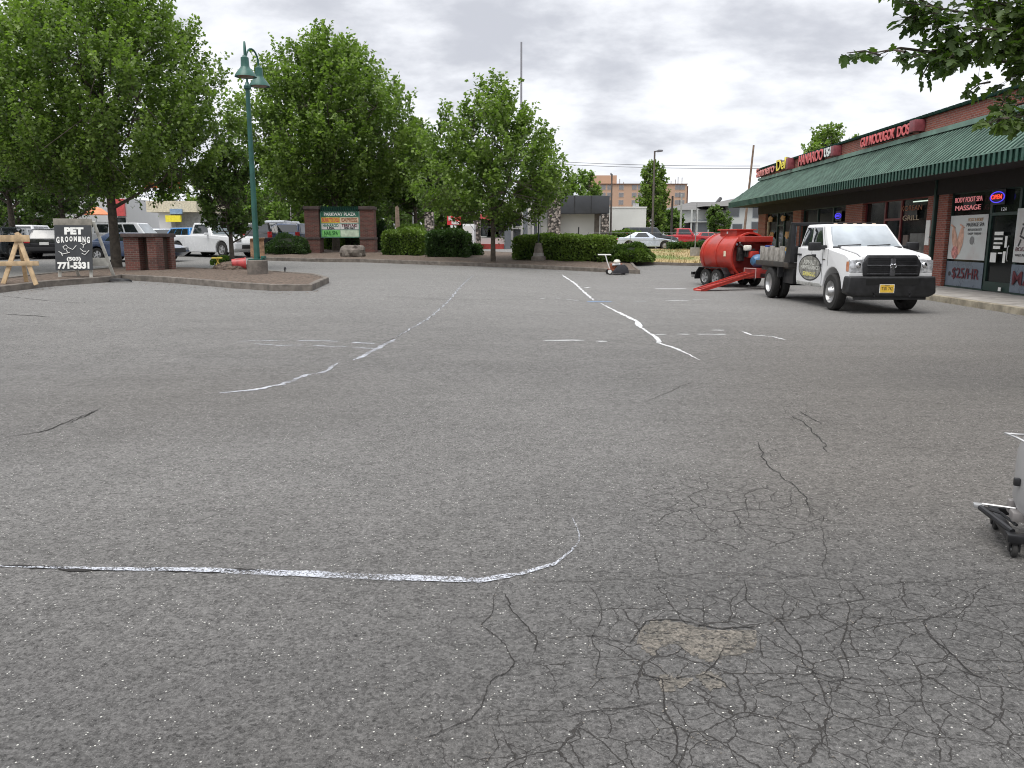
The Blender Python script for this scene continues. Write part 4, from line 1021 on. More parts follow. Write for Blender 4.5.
for s_ in (-1, 1):
    wheel(tl, -.10, s_ * .86, .335, .2, s_, steel, 5); wheel(tl, -.80, s_ * .86, .335, .2, s_, steel, 5)
    arcp = [(-1.45, .28), (-1.38, .52), (-1.15, .74), (.30, .74), (.52, .52), (.56, .36)]
    f = MB(); outer = [(x, z) for x, z in arcp]; inner = [(x * .97 - .01, z - .03) for x, z in arcp][::-1]
    f.prism(outer + inner, lambda p, a: (p[0], a, p[1]), s_ * .72, s_ * 1.0); part('mudguard', f, black_metal, tl, bevel=.006)
    part('marker_plate', MB().box((-1.72, s_ * .8, .34), (.03, .28, .04)), black_metal, tl)
part('hazard_sticker', MB().b2((.18, -RT - .012, 1.16), (.30, -RT + .004, 1.36)), mat('sticker_cream', (.75, .68, .5), .5), tl)
# red loading ramp
p0 = Vector(ground(697, 291)); p1v = Vector((7.42, 25.2, .50))
d_ = p1v - p0; rp = thing('loading_ramp', 'red cleated metal ramp sloping down to the asphalt beside the trailer', 'ramp', tuple(p0), math.atan2(d_.y, d_.x))
ln = math.hypot(d_.x, d_.y); zt2 = d_.z
g = MB().prism([(0, .0), (0, .035), (ln, zt2 + .03), (ln, zt2 - .05), (.15, .0)], lambda p, a: (p[0], a, p[1]), -.22, .22)
part('deck', g, red_p, rp)
g = MB()
for k in range(1, 15):
    t = k / 15.; g.box((ln * t, 0, zt2 * t + .045), (.03, .40, .02))
part('cleat', g, red_d, rp)
part('side_rail', MB().prism([(0, .03), (0, .06), (ln, zt2 + .07), (ln, zt2 + .03)], lambda p, a: (p[0], a, p[1]), -.235, -.215).prism([(0, .03), (0, .06), (ln, zt2 + .07), (ln, zt2 + .03)], lambda p, a: (p[0], a, p[1]), .215, .235), red_p, rp)

# ------------------------------------------------------------------ walk-behind saw by the long hedge
sx_, sy_, sz_ = ground(617, 274.5)
sc_ = sy_ / 34.0 * 1.02
sw = thing('crack_saw', 'small walk behind pavement saw with black blade guard before the long hedge', 'pavement saw', (sx_, sy_, sz_), R(4)); sw.scale = (.85, .85, .88)
saw_o = mat('saw_orange', (.30, .09, .04), .5, var=.4, vs=9)
part('blade_guard', MB().prism([(-.28, .05), (.52, .05), (.46, .30), (.30, .46), (.0, .44), (-.2, .2)], lambda p, a: (p[0], a, p[1]), -.32, -.18), mat('guard_black', (.035, .035, .04), .5), sw, bevel=.02)
part('chassis', MB().b2((-.42, -.16, .16), (.36, .25, .26)), saw_o, sw, bevel=.02)
en = part('engine', MB().b2((-.30, -.14, .26), (.22, .22, .50)), saw_o, sw, bevel=.04)
part('muffler', MB().tube([(-.28, -.2, .44), (.1, -.2, .46)], .055, 8), steel, en)
part('engine_top', MB().lathe([(0, 0), (.15, 0), (.17, .06), (.12, .14), (0, .16)], (-.02, -.02, .52), 'Z', 14), mat('cream_plastic', (.66, .64, .56), .4), sw, smooth=True)
for x_, r_ in ((-.40, .12), (.30, .08)):
    for y_ in (-.14, .24): part('wheel', MB().lathe([(0, -.03), (r_, -.03), (r_, .03), (0, .03)], (x_, y_ if x_ > 0 else y_ - .1, r_), 'Y', 14), tyre_m, sw)
part('wheel_hub', MB().lathe([(0, 0), (.09, 0), (.09, -.01), (0, -.01)], (-.40, -.275, .14), 'Y', 12), paper, sw)
part('handle', MB().tube([(-.35, .05, .26), (-.48, .05, .60), (-.55, .05, .84), (-.60, .05, .88)], [.03, .025, .025, .025], 8), paper, sw)
part('handle_grip', MB().tube([(-.92, .05, .89), (-.30, .05, .885)], .03, 8), paper, sw)

# ------------------------------------------------------------------ sealcoat machine cut by the right edge
mx, my, mz = ground(1014, 556)
mc = thing('sealer_machine', 'wheeled machine with pale tank and black frame at the right edge', 'sealing machine', (2.545, 3.885, 0), R(-20))
part('tank', MB().lathe([(0, .13), (.16, .14), (.25, .18), (.28, .26), (.28, .50), (.25, .60), (.14, .655), (0, .665)], (.315, .17, 0), 'Z', 40), mat('tank_enamel', (.36, .355, .35), .4, coat=.3, var=.1, vs=3, dirt=((.16, .14, .12), .55)), mc, smooth=True)
fr = MB(); fr.b2((-.02, -.06, .085), (.62, -.02, .125)); fr.b2((-.02, .40, .085), (.62, .44, .125)); fr.b2((-.02, -.02, .086), (.025, .40, .124)); fr.b2((.58, -.02, .086), (.62, .40, .124))
part('frame', fr, black_metal, mc, bevel=.006)
part('tow_arm', MB().tube([(.01, .0, .125), (-.092, .254, .16)], .016, 8).tube([(.05, .10, .13), (.0, .22, .15), (-.09, .255, .165)], .008, 6), black_metal, mc)
part('tow_arm_tip', MB().box((-.10, .27, .165), (.05, .04, .025)), steel, mc, bevel=.005)
part('link_rod', MB().tube([(-.085, .26, .18), (.06, .20, .19)], .006, 5), steel, mc)
part('bracket', MB().box((.06, .14, .17), (.07, .08, .05)).box((.05, .24, .19), (.04, .05, .07)), mat('bracket_grey', (.32, .3, .29), .5, metal=.5), mc, bevel=.008)
for x_, y_ in ((.02, -.02), (.58, -.02), (.02, .40), (.58, .40)):
    wv_ = part('caster', MB().lathe([(0, -.013), (.035, -.013), (.04, -.007), (.04, .007), (.035, .013), (0, .013)], (x_, y_, .04), 'X', 18), tyre_m, mc, smooth=True)
    part('caster_fork', MB().b2((x_ - .026, y_ - .015, .03), (x_ - .018, y_ + .015, .08)).b2((x_ + .018, y_ - .015, .03), (x_ + .026, y_ + .015, .08)).b2((x_ - .026, y_ - .022, .074), (x_ + .026, y_ + .022, .086)), black_metal, wv_)
    part('caster_hub', MB().lathe([(0, -.017), (.014, -.017), (.014, .017), (0, .017)], (x_, y_, .04), 'X', 10), steel, wv_)
part('valve', MB().box((.03, .11, .36), (.03, .03, .04)), black_plastic, mc, bevel=.006)
part('upright', MB().tube([(.11, -.0, .12), (.10, .03, .62), (.10, .03, .76)], .007, 6), black_metal, mc)
part('handle', MB().tube([(.16, .16, .60), (-.04, .16, .60), (.0, .08, .60), (.16, .0, .53)], .006, 6), steel, mc)
part('burner_box', MB().box((.11, .05, .73), (.09, .08, .08)), black_plastic, mc, bevel=.006)
part('lid', MB().lathe([(0, .70), (.10, .70), (.12, .665), (.12, .64)], (.315, .17, 0), 'Z', 24), black_metal, mc, smooth=True)

# ------------------------------------------------------------------ planting islands
def island(name, pts, lift=.16, kerb_m=dark_conc, top_m=mulch, hmp=.12):
    g = [ground(*p) if len(p) == 2 else (p[0], p[1], float(hgt(p[0], p[1]))) for p in pts]
    poly = []
    for k, p in enumerate(g):
        q = g[(k + 1) % len(g)]; n = max(1, int(math.dist(p[:2], q[:2]) / .8))
        for t in range(n): poly.append((p[0] + (q[0] - p[0]) * t / n, p[1] + (q[1] - p[1]) * t / n))
    cx, cy = sum(p[0] for p in poly) / len(poly), sum(p[1] for p in poly) / len(poly)
    ar = sum(a[0] * b[1] - b[0] * a[1] for a, b in zip(poly, poly[1:] + poly[:1]))
    if ar < 0: poly = poly[::-1]
    n = len(poly)
    def nrm(k):
        a, b = Vector((*poly[k - 1], 0)), Vector((*poly[(k + 1) % n], 0)); d = (b - a).normalized(); return Vector((d.y, -d.x, 0))
    rings = []
    for off, up in ((0, -.1), (0, lift - .015), (-.02, lift), (-.13, lift), (-.14, lift - .03)):
        rings.append([(poly[k][0] + nrm(k).x * off, poly[k][1] + nrm(k).y * off, float(hgt(*poly[k])) + up) for k in range(n)])
    v = sum(rings, []); f = []
    for r in range(4):
        for k in range(n):
            k2 = (k + 1) % n; f.append((r * n + k, r * n + k2, (r + 1) * n + k2, (r + 1) * n + k))
    kb = tag(part('kerb', MB().add(v, f), kerb_m), kind='structure')
    # mulch surface
    from mathutils.geometry import delaunay_2d_cdt
    bnd = [Vector(p[:2]) for p in rings[4]]; xs_ = [p.x for p in bnd]; ys2 = [p.y for p in bnd]
    pts_ = list(bnd)
    for gx_ in np.arange(min(xs_), max(xs_), .55):
        for gy_ in np.arange(min(ys2), max(ys2), .55):
            if min((gx_ - p.x) ** 2 + (gy_ - p.y) ** 2 for p in bnd) > .09: pts_.append(Vector((gx_ + random.uniform(-.1, .1), gy_ + random.uniform(-.1, .1))))
    ov, _e, of, *_r = delaunay_2d_cdt(pts_, [], [list(range(n))], 1, 1e-4)
    bm = bmesh.new(); bv_ = [bm.verts.new((p.x, p.y, float(hgt(p.x, p.y)) + lift - .03)) for p in ov]
    for f3_ in of:
        try: bm.faces.new([bv_[q] for q in f3_])
        except ValueError: pass
    for v_ in bm.verts:
        if not v_.is_boundary: v_.co.z += random.uniform(0, .06)
    m2 = bpy.data.meshes.new(name); bm.to_mesh(m2); bm.free(); m2.materials.append(top_m); m2.shade_smooth()
    o = bpy.data.objects.new(name, m2); COL.objects.link(o); tag(o, kind='structure'); return o
island('mulch_bed', [(-60, 296), (0, 293), (47, 287), (109, 282.3), (122, 280), (171, 283), (234, 288.5), (273, 291), (312, 291), (329, 283), (316, 279), (246, 273.5), (171, 271.5), (118, 271), (60, 277), (0, 284), (-60, 290)])
far_pts = [(262, 260.5), (320, 262), (365, 262.5), (440, 265.5), (520, 268), (590, 271.5), (640, 274)]
g0 = [ground(*p) for p in far_pts]
island('mulch_bed', [(p[0], p[1]) if False else (p[0], p[1], 0) for p in g0] + [(g0[-1][0] + .3, g0[-1][1] + 4.5, 0), (-2, 47.5, 0), (-9, 52, 0), (-17, 53.5, 0)])
# dry grass verge right of the hedge
grass_m, nt, b = new_mat('dry_grass')
tc = N(nt, 'ShaderNodeTexCoord').outputs['Object']; nz = noise(nt, tc, .35, 4, .6); n2 = noise(nt, tc, 18, 3, .7)
c = mixc(nt, step(nt, nz.outputs[0], .42, .62), (.36, .27, .13), (.16, .20, .055)); c = mixc(nt, .5, c, n2.outputs[0], 'OVERLAY')
nt.links.new(c, b.inputs['Base Color']); b.inputs['Roughness'].default_value = .95
pv = [(3.6, 38.0), (8.3, 36.6), (14, 38.2), (20, 41.5), (22, 62), (8, 63), (4.2, 60), (3.9, 46)]
bm = bmesh.new(); vv_ = [bm.verts.new((x, y, 0)) for x, y in pv]; bm.faces.new(vv_); bmesh.ops.triangulate(bm, faces=bm.faces)
for _ in range(4): bmesh.ops.subdivide_edges(bm, edges=[e for e in bm.edges if e.calc_length() > 1.2], cuts=1); bmesh.ops.triangulate(bm, faces=bm.faces)
for v_ in bm.verts: v_.co.z = float(hgt(v_.co.x, v_.co.y)) + (.08 if not v_.is_boundary else .0)
m2 = bpy.data.meshes.new('grass_verge'); bm.to_mesh(m2); bm.free(); m2.materials.append(grass_m); m2.shade_smooth()
o = bpy.data.objects.new('grass_verge', m2); COL.objects.link(o); tag(o, kind='structure')
mb = MB()
k_pts = [(3.4, 37.6), (8.3, 36.2), (14, 37.8), (20, 41.1)]
for a_, b_ in zip(k_pts, k_pts[1:]):
    n = 6
    for t in range(n):
        p, q = [(a_[0] + (b_[0] - a_[0]) * u / n, a_[1] + (b_[1] - a_[1]) * u / n) for u in (t, t + 1)]
        hp, hq = float(hgt(*p)), float(hgt(*q))
        mb.hexa([(p[0], p[1], hp - .1), (q[0], q[1], hq - .1), (q[0], q[1] + .16, hq - .1), (p[0], p[1] + .16, hp - .1)], [(p[0], p[1], hp + .13), (q[0], q[1], hq + .13), (q[0], q[1] + .16, hq + .13), (p[0], p[1] + .16, hp + .13)])
struct('kerb', mb, dark_conc)
bl = rng.random((9000, 4)); px_, py_ = 3.9 + bl[:, 0] * 16, 36.9 + bl[:, 1] ** 1.6 * 20
keep = py_ > 36.6 + np.maximum(0, (px_ - 8.3)) * .33
px_, py_, bl = px_[keep], py_[keep], bl[keep]; pz_ = hgt(px_, py_) + .06; hh_ = .05 + bl[:, 2] * .10; an = bl[:, 3] * 6.28
V = np.stack([np.stack([px_ - .02 * np.cos(an), py_ - .02 * np.sin(an), pz_], 1), np.stack([px_ + .02 * np.cos(an), py_ + .02 * np.sin(an), pz_], 1), np.stack([px_ + .04 * np.sin(an), py_ + .04 * np.cos(an), pz_ + hh_], 1)], 1).reshape(-1, 3)
me_ = np_mesh('dry_grass_blades', V, np.arange(len(V)).reshape(-1, 3), grass_m)
o = bpy.data.objects.new('dry_grass', me_); COL.objects.link(o); tag(o, 'tufts of dry and green grass on the verge', 'grass', kind='stuff')
# ------------------------------------------------------------------ things on the left island
# sawhorse barricade at the left edge
wood_new = mat('raw_lumber', (.50, .36, .21), .7, var=.25, vs=6)
x0, y0, z0 = ground(18, 285, .14)
sh = thing('sawhorse', 'raw timber sawhorse barricade standing on the mulch at the left edge', 'sawhorse', (x0 - 1.15, y0 + .25, float(hgt(x0, y0)) + .13), R(6))
g = lambda a, b_, w_, t_: None
def plank(name, a, b_, wd, th, m_, par, up=(0, -1, 0)):
    a, b_ = Vector(a), Vector(b_); d = (b_ - a).normalized(); n_ = Vector(up).normalized(); s_ = d.cross(n_).normalized(); n_ = s_.cross(d).normalized()
    q = [a - s_ * wd / 2, a + s_ * wd / 2, b_ + s_ * wd / 2, b_ - s_ * wd / 2]
    return part(name, MB().hexa([p - n_ * th / 2 for p in q], [p + n_ * th / 2 for p in q]), m_, par, bevel=.004)
for x_ in (-.05, 1.05):
    plank('leg', (x_ + .42, -.22, 0), (x_ - .02, .03, 1.26), .10, .045, wood_new, sh)
    plank('leg', (x_ - .42 + .06, -.20, 0), (x_ + .04, .05, 1.24), .10, .045, wood_new, sh)
    plank('leg', (x_ - .1, .42, 0), (x_, .08, 1.2), .09, .045, wood_new, sh)
plank('rail', (-1.1, -.05, 1.12), (1.35, -.05, 1.12), .16, .03, wood_new, sh)
plank('rail', (-1.0, -.16, .50), (1.55, -.16, .52), .11, .03, wood_new, sh)
# A-frame sign
ax_, ay_, az_ = ground(78.5, 277.5, .14)
az_ = float(hgt(ax_, ay_)) + .13
af = thing('sandwich_board', 'black sandwich board sign reading PET GROOMING on the mulch', 'sandwich board', (ax_, ay_, az_), R(14))
k_ = ay_ / 813.0   # metres per photo pixel there
bd_m = mat('board_black', (.03, .033, .036), .6, var=.3, vs=4); chalk = mat('board_lettering', (.78, .78, .74), .6, var=.1)
off_white = mat('weathered_white', (.52, .51, .46), .7, var=.2, vs=5, dirt=((.2, .18, .15), .6))
Wd, Ht = 33.5 * k_, 44 * k_; z1 = 8 * k_
def fq(u, v, o_=0.): return (u * Wd, -.05 - .26 * (1 - v) - o_, z1 + v * Ht)
b_ = part('board', MB().hexa([fq(-.5, 0, .02), fq(.5, 0, .02), fq(.5, 1, .02), fq(-.5, 1, .02)], [fq(-.5, 0), fq(.5, 0), fq(.5, 1), fq(-.5, 1)]), bd_m, af)
for u in (-.5, .5):
    plank('leg', (u * Wd * .84, -.27, 0), (u * Wd * .9, .03, z1 + Ht + .10), .08, .04, off_white, af)
    plank('leg', (u * Wd * .98 + .34, .50, 0), (u * Wd + .03, .06, z1 + Ht + .1), .08, .04, off_white, af)
plank('top_board', (-.5 * Wd - .02, -.045, z1 + Ht + .08), (.5 * Wd + .02, -.045, z1 + Ht + .08), .19, .03, mat('grey_wood', (.27, .25, .21), .8, var=.25), af)
plank('rear_board', (-.5 * Wd + .2, .38, z1 + .2), (.5 * Wd + .26, .38, z1 + .2), .22, .03, off_white, af)
upv = Vector(fq(0, 1)) - Vector(fq(0, 0))
def alet(s, size, u, v, wd, bold=.01, up=upv):
    o = text('lettering', s, size * Ht, (1, 0, 0), up, fq(u, v, .026), chalk, b_, ext=.002, bold=bold); fit(o, wd * Wd)
alet('PET', .20, .02, .865, .52, .016); 
for k, ch in enumerate('GROOMING'):
    t = (k - 3.5) / 3.5; alet(ch, .185 - .05 * (1 - abs(t)), t * .41, .665 + .03 * (1 - abs(t)) - .0, .085, .010)
alet('(503)', .11, 0, .25, .38, .006); alet('771-5331', .19, 0, .10, .86, .014)
for pts in ([(-.28, .52), (-.2, .56), (-.14, .5), (-.24, .46), (-.28, .52)], [(-.14, .5), (-.02, .46), (.08, .55)], [(-.40, .42), (-.3, .36), (-.18, .38), (-.1, .4)], [(.2, .6), (.28, .56), (.35, .6)], [(.18, .48), (.26, .42), (.34, .42)], [(.22, .38), (.3, .34), (.42, .44)], [(-.2, .46), (-.16, .4)], [(-.34, .4), (-.3, .32)], [(.28, .56), (.26, .5)]):
    part('chalk_drawing', MB().tube([fq(u, v, .028) for u, v in pts], .010, 5), chalk, b_)
# brick pedestal
qx, qy, qz = ground(147, 271, .14)
bp_ = thing('brick_pedestal', 'low brick pedestal with dark cap standing beside the big tree', 'brick pedestal', (qx, qy + .3, float(hgt(qx, qy)) + .10), R(-9))
hP = 38.5 * qy / 813
wP = 35 * qy / 813
part('brickwork', MB().b2((-wP / 2 + .12, -.22, -.15), (wP / 2 - .12, .5, hP - .12)), brick_mat('recess_brick', (.07, .035, .025), (.05, .03, .02), (.05, .04, .03), stain=.8), bp_)  # recessed middle in a darker brick than the piers
for xa_, xb_ in ((-wP / 2, -wP / 2 + wP * .46), (wP / 2 - wP * .28, wP / 2)):
    for ya_, yb_ in ((-.5, -.1), (.3, .54)): part('corner_pier', MB().b2((xa_, ya_, -.15), (xb_, yb_, hP - .121)), brick_old, bp_)
part('cap', MB().b2((-wP / 2 - .02, -.60, hP - .12), (wP / 2 + .02, .62, hP)), mat('cap_brick', (.075, .055, .05), .9, var=.3, vs=8, bump=.5), bp_, bevel=.015)
# lamp post with two gooseneck lamps
lx, ly, lz = ground(258, 275, .12)
lz = float(hgt(lx, ly)) + .11
lamp_g = mat('lamp_green', (.022, .095, .075), .4, metal=.1, var=.2, vs=4)
lp = thing('lamp_post', 'green lamp post with two gooseneck bell lamps on a concrete footing', 'lamp post', (lx, ly, lz), 0)
kk = ly / 813
part('footing', MB().lathe([(0, -.2), (.29, -.2), (.29, .42), (.27, .445), (0, .445)], (0, 0, 0), 'Z', 28), dark_conc, lp, smooth=True)
part('base_plate', MB().b2((-.2, -.2, .446), (.2, .2, .48)).b2((.14, -.1, .48), (.24, .1, .56)), lamp_g, lp, bevel=.01)
topz = at_depth(252.5, 89, ly)[2] - lz
part('pole', MB().tube([(0, 0, .48), (0, 0, topz)], [.085, .06], 16), lamp_g, lp, smooth=True)
part('collar', MB().lathe([(.07, 0), (.10, .03), (.10, .10), (.06, .14), (.045, .2)], (0, 0, topz - .02), 'Z', 16), lamp_g, lp, smooth=True)
for px_, pyb, sgn in ((245, 77, -1), (259, 86.5, 1)):
    yy = ly + sgn * .50
    b3 = at_depth(px_, pyb, yy); bz = b3[2] - lz; ox = b3[0] - lx + .02; oy = sgn * .50
    pts = [(0, 0, topz + .0), (0 + ox * .05, oy * .06, bz + .58)]
    for t in np.linspace(0, math.pi, 11): pts.append((ox * (.5 - .5 * math.cos(t)), oy * (.5 - .5 * math.cos(t)), bz + .58 + .38 * math.sin(t) - (.0 if t < 1.6 else 0)))
    pts.append((ox, oy, bz + .54))
    arm = part('gooseneck', MB().tube(pts, .026, 10), lamp_g, lp, smooth=True)
    sh_ = part('lamp_shade', MB().lathe([(0, .56), (.05, .56), (.06, .53), (.105, .50), (.115, .28), (.13, .24), (.19, .17), (.27, .06), (.295, 0), (.28, 0), (.25, .06), (.17, .15), (0, .17)], (ox, oy, bz), 'Z', 28), lamp_g, lp, smooth=True)
    part('lamp_lens', MB().lathe([(0, .05), (.18, .05), (.22, .02), (.2, .0), (0, -.02)], (ox, oy, bz), 'Z', 20), mat('lens_amber_grey', (.20, .12, .09), .3), sh_, smooth=True)
# small things by the lamp
gx, gy, gz = ground(229, 271, .12); gz = float(hgt(gx, gy)) + .12
r = thing('red_bucket', 'red plastic bucket lying on a heap of dark bark', 'bucket', (gx + .30, gy + .1, gz + .12), R(20))
part('shell', MB().lathe([(0, -.22), (.14, -.22), (.19, .22), (.17, .22), (.13, -.18), (0, -.18)], (0, 0, .12), 'X', 20), mat('bucket_red', (.45, .06, .06), .4, var=.3), r, smooth=True)
part('rim', MB().lathe([(.185, .19), (.205, .19), (.205, .22), (.185, .22)], (0, 0, .12), 'X', 20), mat('bucket_red', (.45, .06, .06)), r, smooth=True)
bm = bmesh.new(); bmesh.ops.create_icosphere(bm, subdivisions=4, radius=1)
for v_ in bm.verts: v_.co = Vector((v_.co.x * .62, v_.co.y * .45, max(-.1, v_.co.z * .30))) * (1 + random.uniform(-.07, .07))
m2 = bpy.data.meshes.new('bark_heap'); bm.to_mesh(m2); bm.free(); m2.materials.append(mulch)
o = bpy.data.objects.new('bark_heap', m2); COL.objects.link(o); o.location = (gx, gy + .25, gz); tag(o, 'heap of dark bark beside the lamp post footing', 'bark heap')
r = thing('yellow_stand', 'yellow folding stand beside the heap of bark', 'stand', (gx - .42, gy + .2, gz), R(10))
for s_ in (-1, 1): part('leg', MB().tube([(s_ * .14, 0, 0), (-s_ * .05, 0, .42)], .02, 6), mat('stand_yellow', (.65, .52, .10), .5), r)
part('seat', MB().b2((-.17, -.1, .40), (.14, .1, .44)), mat('stand_yellow', (.65, .52, .10)), r)
r = thing('cardboard_box', 'torn tan cardboard box behind the lamp post footing', 'box', (lx - .33, ly + 1.2, float(hgt(lx, ly + 1.2)) + .12), R(15))
part('carton', MB().b2((-.22, -.15, .5), (.18, .15, .95)).b2((-.17, -.12, 0), (.13, .12, .5)), mat('cardboard', (.33, .20, .12), .8, var=.5, vs=6), r, bevel=.01)
part('flap', MB().sheet((-.22, -.15, .95), (.18, -.15, .95), (.22, -.28, 1.06), (-.2, -.28, 1.04), .01), mat('cardboard', (.33, .2, .12)), r)
hx, hy, hz = ground(285, 273, .12)
r = thing('ground_spike', 'short black sprinkler spike near the tip of the mulch island', 'sprinkler', (hx, hy, float(hgt(hx, hy)) + .1))
part('stem', MB().tube([(0, 0, 0), (0, 0, .14)], .02, 8), black_plastic, r); part('head', MB().lathe([(0, .0), (.045, .0), (.03, .06), (0, .08)], (.01, 0, .13), 'Z', 10), black_plastic, r)
# dark hose coil at the kerb corner
rx_, ry_, rz_ = ground(122, 282)
v = [(.30 * math.cos(t) * (1 - t * .02), .16 * math.sin(t), .03 + .02 * (t / 6.28)) for t in np.linspace(0, 18, 60)]
o = part('hose_coil', MB().tube([(rx_ + p[0], ry_ + p[1] - .1, rz_ + p[2]) for p in v], .022, 6), black_plastic, smooth=True); tag(o, 'coil of black hose at the kerb corner below the pedestal', 'hose')

# ------------------------------------------------------------------ monument sign
nx_, ny_, nz_ = ground(342, 253.5, .1); k4 = ny_ / 813.0; nz_ = float(hgt(nx_, ny_)) + .1
ms_ = thing('monument_sign', 'shopping centre directory sign between two brick pillars', 'monument sign', (nx_, ny_, nz_), R(2))
hp = 46 * k4
for sx2 in (-1, 1):
    xc = sx2 * 27 * k4 
    pl_ = part('brick_pillar', MB().b2((xc - 6.9 * k4, -.5, 0), (xc + 6.9 * k4, .5, hp - .18)), brick_old, ms_)
    part('pillar_base', MB().b2((xc - 7.3 * k4, -.55, -.2), (xc + 7.3 * k4, .55, hp * .30)), brick_old, pl_)
    part('pillar_ledge', MB().b2((xc - 7.8 * k4, -.58, hp * .30), (xc + 7.8 * k4, .58, hp * .35)), mat('cap_brick', (.075, .055, .05)), pl_, bevel=.01)
    part('pillar_cap', MB().b2((xc - 7.8 * k4, -.58, hp - .18), (xc + 7.8 * k4, .58, hp)), mat('cap_brick', (.075, .055, .05)), pl_, bevel=.02)
W2 = 19.5 * k4
def zpx(p): return (253.5 - p) * k4
sign_g = mat('sign_green', (.03, .16, .10), .45, var=.15); sign_lg = mat('sign_edge_green', (.18, .40, .30), .4, var=.1)
cab = part('sign_cabinet', MB().b2((-W2, -.25, zpx(238)), (W2, .25, zpx(212))), sign_lg, ms_, bevel=.015)
rf = MB()
for k in range(22):
    xa = -W2 * .97 + 2 * W2 * .97 * k / 22; rf.hexa([(xa, -.32, zpx(212.5)), (xa + W2 * .06, -.32, zpx(212.5)), (xa + W2 * .06, -.02, zpx(208)), (xa, -.02, zpx(208))], [(xa, -.36, zpx(212)), (xa + W2 * .06, -.36, zpx(212)), (xa + W2 * .06, .0, zpx(207.2)), (xa, .0, zpx(207.2))])
rf.b2((-W2 * .96, -.1, zpx(212)), (W2 * .96, .3, zpx(208.5))); part('sign_roof', rf, green, ms_)
def face(x0_, x1_, p0_, p1_, m_, words):
    f = part('sign_panel', MB().b2((x0_ * W2, -.275, zpx(p1_)), (x1_ * W2, -.256, zpx(p0_))), m_, ms_)
    for s, frac, wd, zc, m3 in words:
        fit(text('lettering', s, frac * (p1_ - p0_) * k4 * 1.25, (1, 0, 0), (0, 0, 1), ((x0_ + x1_) / 2 * W2, -.28, zpx(p0_ + (p1_ - p0_) * zc)), m3, f, ext=.002, bold=.008), wd * (x1_ - x0_) * W2)
sw_ = mat('sign_white', (.72, .70, .68), .4, var=.03)
face(-.94, .94, 213.2, 217.3, sign_g, (('PARKWAY PLAZA', .85, .85, .5, chalk),))
face(-.94, -.01, 218.2, 223.4, mat('sign_yellow', (.75, .50, .06), .4), (('BURRITO DELI', .8, .9, .5, let_red),))
face(.01, .94, 218.2, 223.4, mat('sign_peach', (.75, .55, .40), .4), (('EXPRESS', .8, .85, .5, mat('brown_ink', (.3, .12, .05), .5)),))
face(-.94, -.01, 224.2, 229.8, sw_, (('HANAROO', .62, .85, .35, sign_g), ('USA', .42, .4, .8, txt_blk)))
face(.01, .94, 224.2, 229.8, sw_, (('TERIYAKI', .6, .85, .35, txt_red), ('OPEN DAILY', .3, .6, .8, txt_blk)))
face(-.94, -.01, 230.6, 236.9, mat('sign_lime', (.20, .55, .16), .4), (('NAIL SPA', .7, .75, .5, mat('ink_dark_green', (.01, .12, .02), .5)),))
face(.01, .94, 230.6, 236.9, mat('sign_pale', (.55, .66, .50), .4), ())
bm = bmesh.new(); bmesh.ops.create_icosphere(bm, subdivisions=3, radius=1)
for v_ in bm.verts: v_.co = Vector((v_.co.x * .62, v_.co.y * .5, v_.co.z * .5)) * (1 + random.uniform(-.10, .10)); v_.co.z = min(v_.co.z, .36)
m2 = bpy.data.meshes.new('boulder'); bm.to_mesh(m2); bm.free(); m2.materials.append(dark_conc)
o = bpy.data.objects.new('boulder', m2); COL.objects.link(o); q = ground(352, 258, .1); o.location = (q[0], q[1] + .4, float(hgt(q[0], q[1])) + .35); tag(o, 'grey flat topped boulder before the directory sign', 'boulder')

# ------------------------------------------------------------------ poles
def put(px, py, lift=0.): x, y, z = ground(px, py, lift); return x, y, float(hgt(x, y)) + lift
pole_m = mat('pole_bronze', (.10, .085, .075), .6, var=.2); wood_pole = mat('pole_wood', (.20, .14, .10), .9, var=.3, vs=3)
def street_light(name, label, px, pyb, pyt, Y, headpx, cat='street light', r0=.09, m_=pole_m):
    x, y, z = at_depth(px, pyb, Y); zg = float(hgt(x, y)); top = at_depth(px, pyt, Y)[2]
    r = thing(name, label, cat, (x, y, zg)); h = top - zg
    part('pole', MB().tube([(0, 0, 0), (0, 0, h)], [r0, r0 * .7], 10), m_, r, smooth=True)
    part('base', MB().lathe([(0, 0), (.25, 0), (.25, .5), (0, .5)], (0, 0, 0), 'Z', 14), concrete, r)
    if headpx:
        w_ = headpx * Y / 813
        part('lamp_head', MB().tube([(0, 0, h - .05), (w_ * .4, 0, h + .02)], .05, 8).hexa([(w_ * .35, -.18, h - .08), (w_, -.18, h - .03), (w_, .18, h - .03), (w_ * .35, .18, h - .08)], [(w_ * .4, -.15, h + .09), (w_ * .95, -.12, h + .08), (w_ * .95, .12, h + .08), (w_ * .4, .15, h + .09)]), mat('lamp_head_grey', (.10, .10, .11), .5), r, bevel=.02)
    return r
street_light('street_light', 'tall grey street light in front of the narrow green tree', 652, 240, 151, 62, 8)
street_light('street_light', 'shorter bronze street light before the tan hospital building', 610.5, 240, 174, 66, -1.5)
r = street_light('utility_pole', 'wooden utility pole leaning beside the far end of the awning', 743, 238, 145, 75, 0, 'utility pole', .12, wood_pole); r.rotation_euler = (0, R(3.4), 0)
street_light('utility_pole', 'dark utility pole near the grey apartments, left of a pair', 671, 242, 196, 98, 0, 'utility pole', .17, mat('pole_dark', (.04, .035, .03), .9))
street_light('utility_pole', 'pale utility pole near the grey apartments, right of a pair', 680, 242, 194, 98, 0, 'utility pole', .14, mat('pole_pale', (.35, .35, .32), .9))
r = street_light('radio_mast', 'thin tall radio mast rising behind the middle tree', 521, 225, 42, 160, 0, 'radio mast', .26, mat('mast_grey', (.25, .25, .27), .6))
